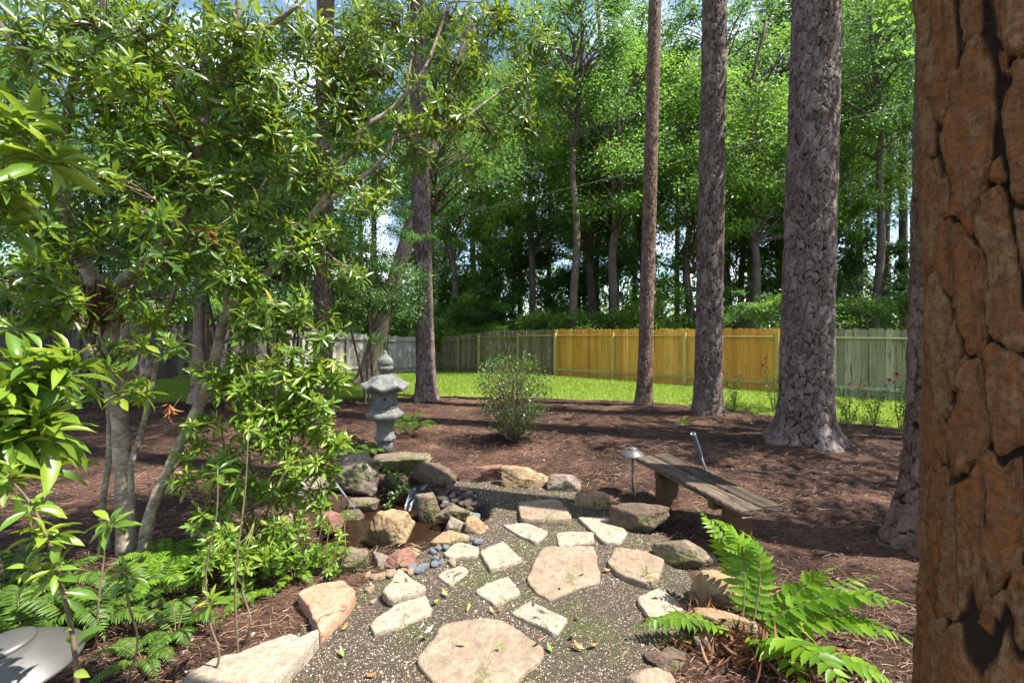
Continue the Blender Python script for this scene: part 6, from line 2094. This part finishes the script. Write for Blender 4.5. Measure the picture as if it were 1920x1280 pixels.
for k in range(7):
    a = k * 0.9
    g = Geo()
    cv = crom([(0.04 * math.cos(a), 0.04 * math.sin(a), -0.05, .014), (0.10 * math.cos(a), 0.10 * math.sin(a), 0.35, .011), (0.15 * math.cos(a + .3), 0.15 * math.sin(a + .3), 0.75, .007)], 5)
    g.tube(cv[:, :3], cv[:, 3], 8)
    ob('stem', g.mesh('stem', M_TWIG, True), bush)
ob('twigs', tw.mesh('twigs', M_TWIG, True), bush, kind='stuff')
ob('foliage', leaves_mesh('foliage', LS.arr(), TPL_RHOMB, M_LEAF_SMALL), bush, kind='stuff')

# ------------------------------------------------------------------ rose bushes along the lawn edge
M_ROSE = leaf_mat('rose_petal', [(0.0, (0.50, 0.03, 0.09)), (1.0, (0.66, 0.10, 0.18))], (0.7, 0.15, 0.2), 0.3, 0.6, 0.3)


def rose(label, px, py, h, spread, seed, flowers):
    g0 = G(px, py)
    rnd = np.random.default_rng(seed)
    root = thing('rose_bush', label, 'shrub', (g0.x, g0.y, float(gz(g0.x, g0.y))))
    LS = Leaves()
    tips = []
    for k in range(5):
        a = rnd.uniform(0, 6.28)
        hh = h * rnd.uniform(0.5, 1.0) if k else h
        tip = np.array((spread * rnd.uniform(.3, 1) * math.cos(a), spread * rnd.uniform(.3, 1) * math.sin(a), hh))
        cv = crom([(0, 0, -0.03, .007), (*(tip * np.array((.35, .35, .5)) + rnd.normal(0, .02, 3)), .006), (*tip, .002)], 6)
        g = Geo()
        g.tube(cv[:, :3], cv[:, 3], 6)
        ob('stem', g.mesh('stem', M_GREENTWIG, True), root)
        tips.append(tip)
        for c in cv[4:]:
            k2 = 7
            LS.add(c[:3] + rnd.normal(0, .035, (k2, 3)), rnd.normal(0, 1, (k2, 3)), np.array((0, 0, 1.)) + rnd.normal(0, .5, (k2, 3)), rnd.uniform(.03, .05, k2), .025, rnd.random(k2))
    ob('foliage', leaves_mesh('foliage', LS.arr(), TPL_RHOMB, M_LEAF_SMALL), root, kind='stuff')
    for f in range(flowers):
        FL_ = Leaves()
        whorls(FL_, np.array([tips[f % len(tips)]]), np.array([(0.2, -0.5, 0.8)]), 12, 0.042, 0.9, 15, 80)
        ob('flower', leaves_mesh('flower', FL_.arr(), TPL_OBLONG, M_ROSE), root)
    return root


rose('rose bush left of the thick pine before the orange fence', 1378, 765, 0.75, 0.25, 1, 2)
rose('tall rose bush touching the thick pine trunk', 1450, 772, 1.05, 0.30, 2, 3)
rose('sparse rose bush before the greenish fence', 1592, 800, 0.70, 0.35, 3, 2)
rose('rose bush beside the greenish fence post', 1688, 812, 0.95, 0.30, 4, 2)
rose('leggy rose bush between thick pine and greenish fence post', 1640, 800, 0.8, 0.3, 5, 2)

# ------------------------------------------------------------------ leaves fallen on the path
fl = [(865, 1025, 'g'), (823, 1122, 'g'), (840, 1115, 'y'), (875, 1145, 'y'), (927, 1148, 'o'), (1057, 1090, 'g'), (1005, 1118, 'g'), (1080, 1152, 'g'), (930, 1208, 'g'), (1035, 1220, 'g'), (1015, 1192, 'o'), (1070, 1205, 'o'), (1075, 1185, 'y'), (645, 1230, 'g'), (640, 1180, 'o'), (685, 1262, 'o'), (785, 1178, 'w'), (795, 1185, 'w'), (880, 1200, 'o'), (1145, 1066, 'o'), (1290, 1130, 'g'), (1095, 1215, 'o'), (1100, 1065, 'y'), (940, 1140, 'o'), (1028, 1015, 'g'), (1120, 1205, 'o')]
M_FALL = {'g': leaf_mat('fallen_green', [(0, (0.10, 0.22, 0.03)), (1, (0.22, 0.34, 0.06))], tf=0.15), 'y': leaf_mat('fallen_yellow', [(0, (0.40, 0.36, 0.10)), (1, (0.5, 0.42, 0.14))], tf=0.15), 'o': leaf_mat('fallen_orange', [(0, (0.30, 0.13, 0.04)), (1, (0.45, 0.24, 0.08))], (0.4, 0.2, 0.05), 0.15), 'w': leaf_mat('fallen_pale', [(0, (0.42, 0.40, 0.40)), (1, (0.5, 0.47, 0.46))], (0.4, 0.4, 0.4), 0.15)}
nm = {'g': ('fresh green leaf fallen on the path', 'green fallen leaves'), 'y': ('yellow leaf fallen on the path', 'yellow fallen leaves'), 'o': ('orange-brown dead leaf lying on the path', 'orange fallen leaves'), 'w': ('pale grey curled leaf lying on the path', 'pale fallen leaves')}
FM = {k: mk_mesh('fallen_leaf', TPL_LANCE2[0] * np.array((1, 1, -1)), [TPL_LANCE2[1], TPL_LANCE2[2]], M_FALL[k], True, {'rnd': np.full(len(TPL_LANCE2[0]), .5)}) for k in M_FALL}
big_tops = [(779, 1160, 1019, 1300), (987, 1024, 1127, 1120)]
for px, py, k in fl:
    on = any(a < px < c and b_ < py < d for a, b_, c, d in big_tops)
    g0 = G(px, py, 0.055 if on else 0.02)
    s = random.uniform(.038, .06)
    o = ob('fallen_leaf', FM[k], loc=g0, rot=(random.uniform(-.5, .5), random.uniform(-.3, .1), random.uniform(0, 6.28)), scale=(s, s * 0.42, s))
    tag(o, nm[k][0], 'leaf', nm[k][1])
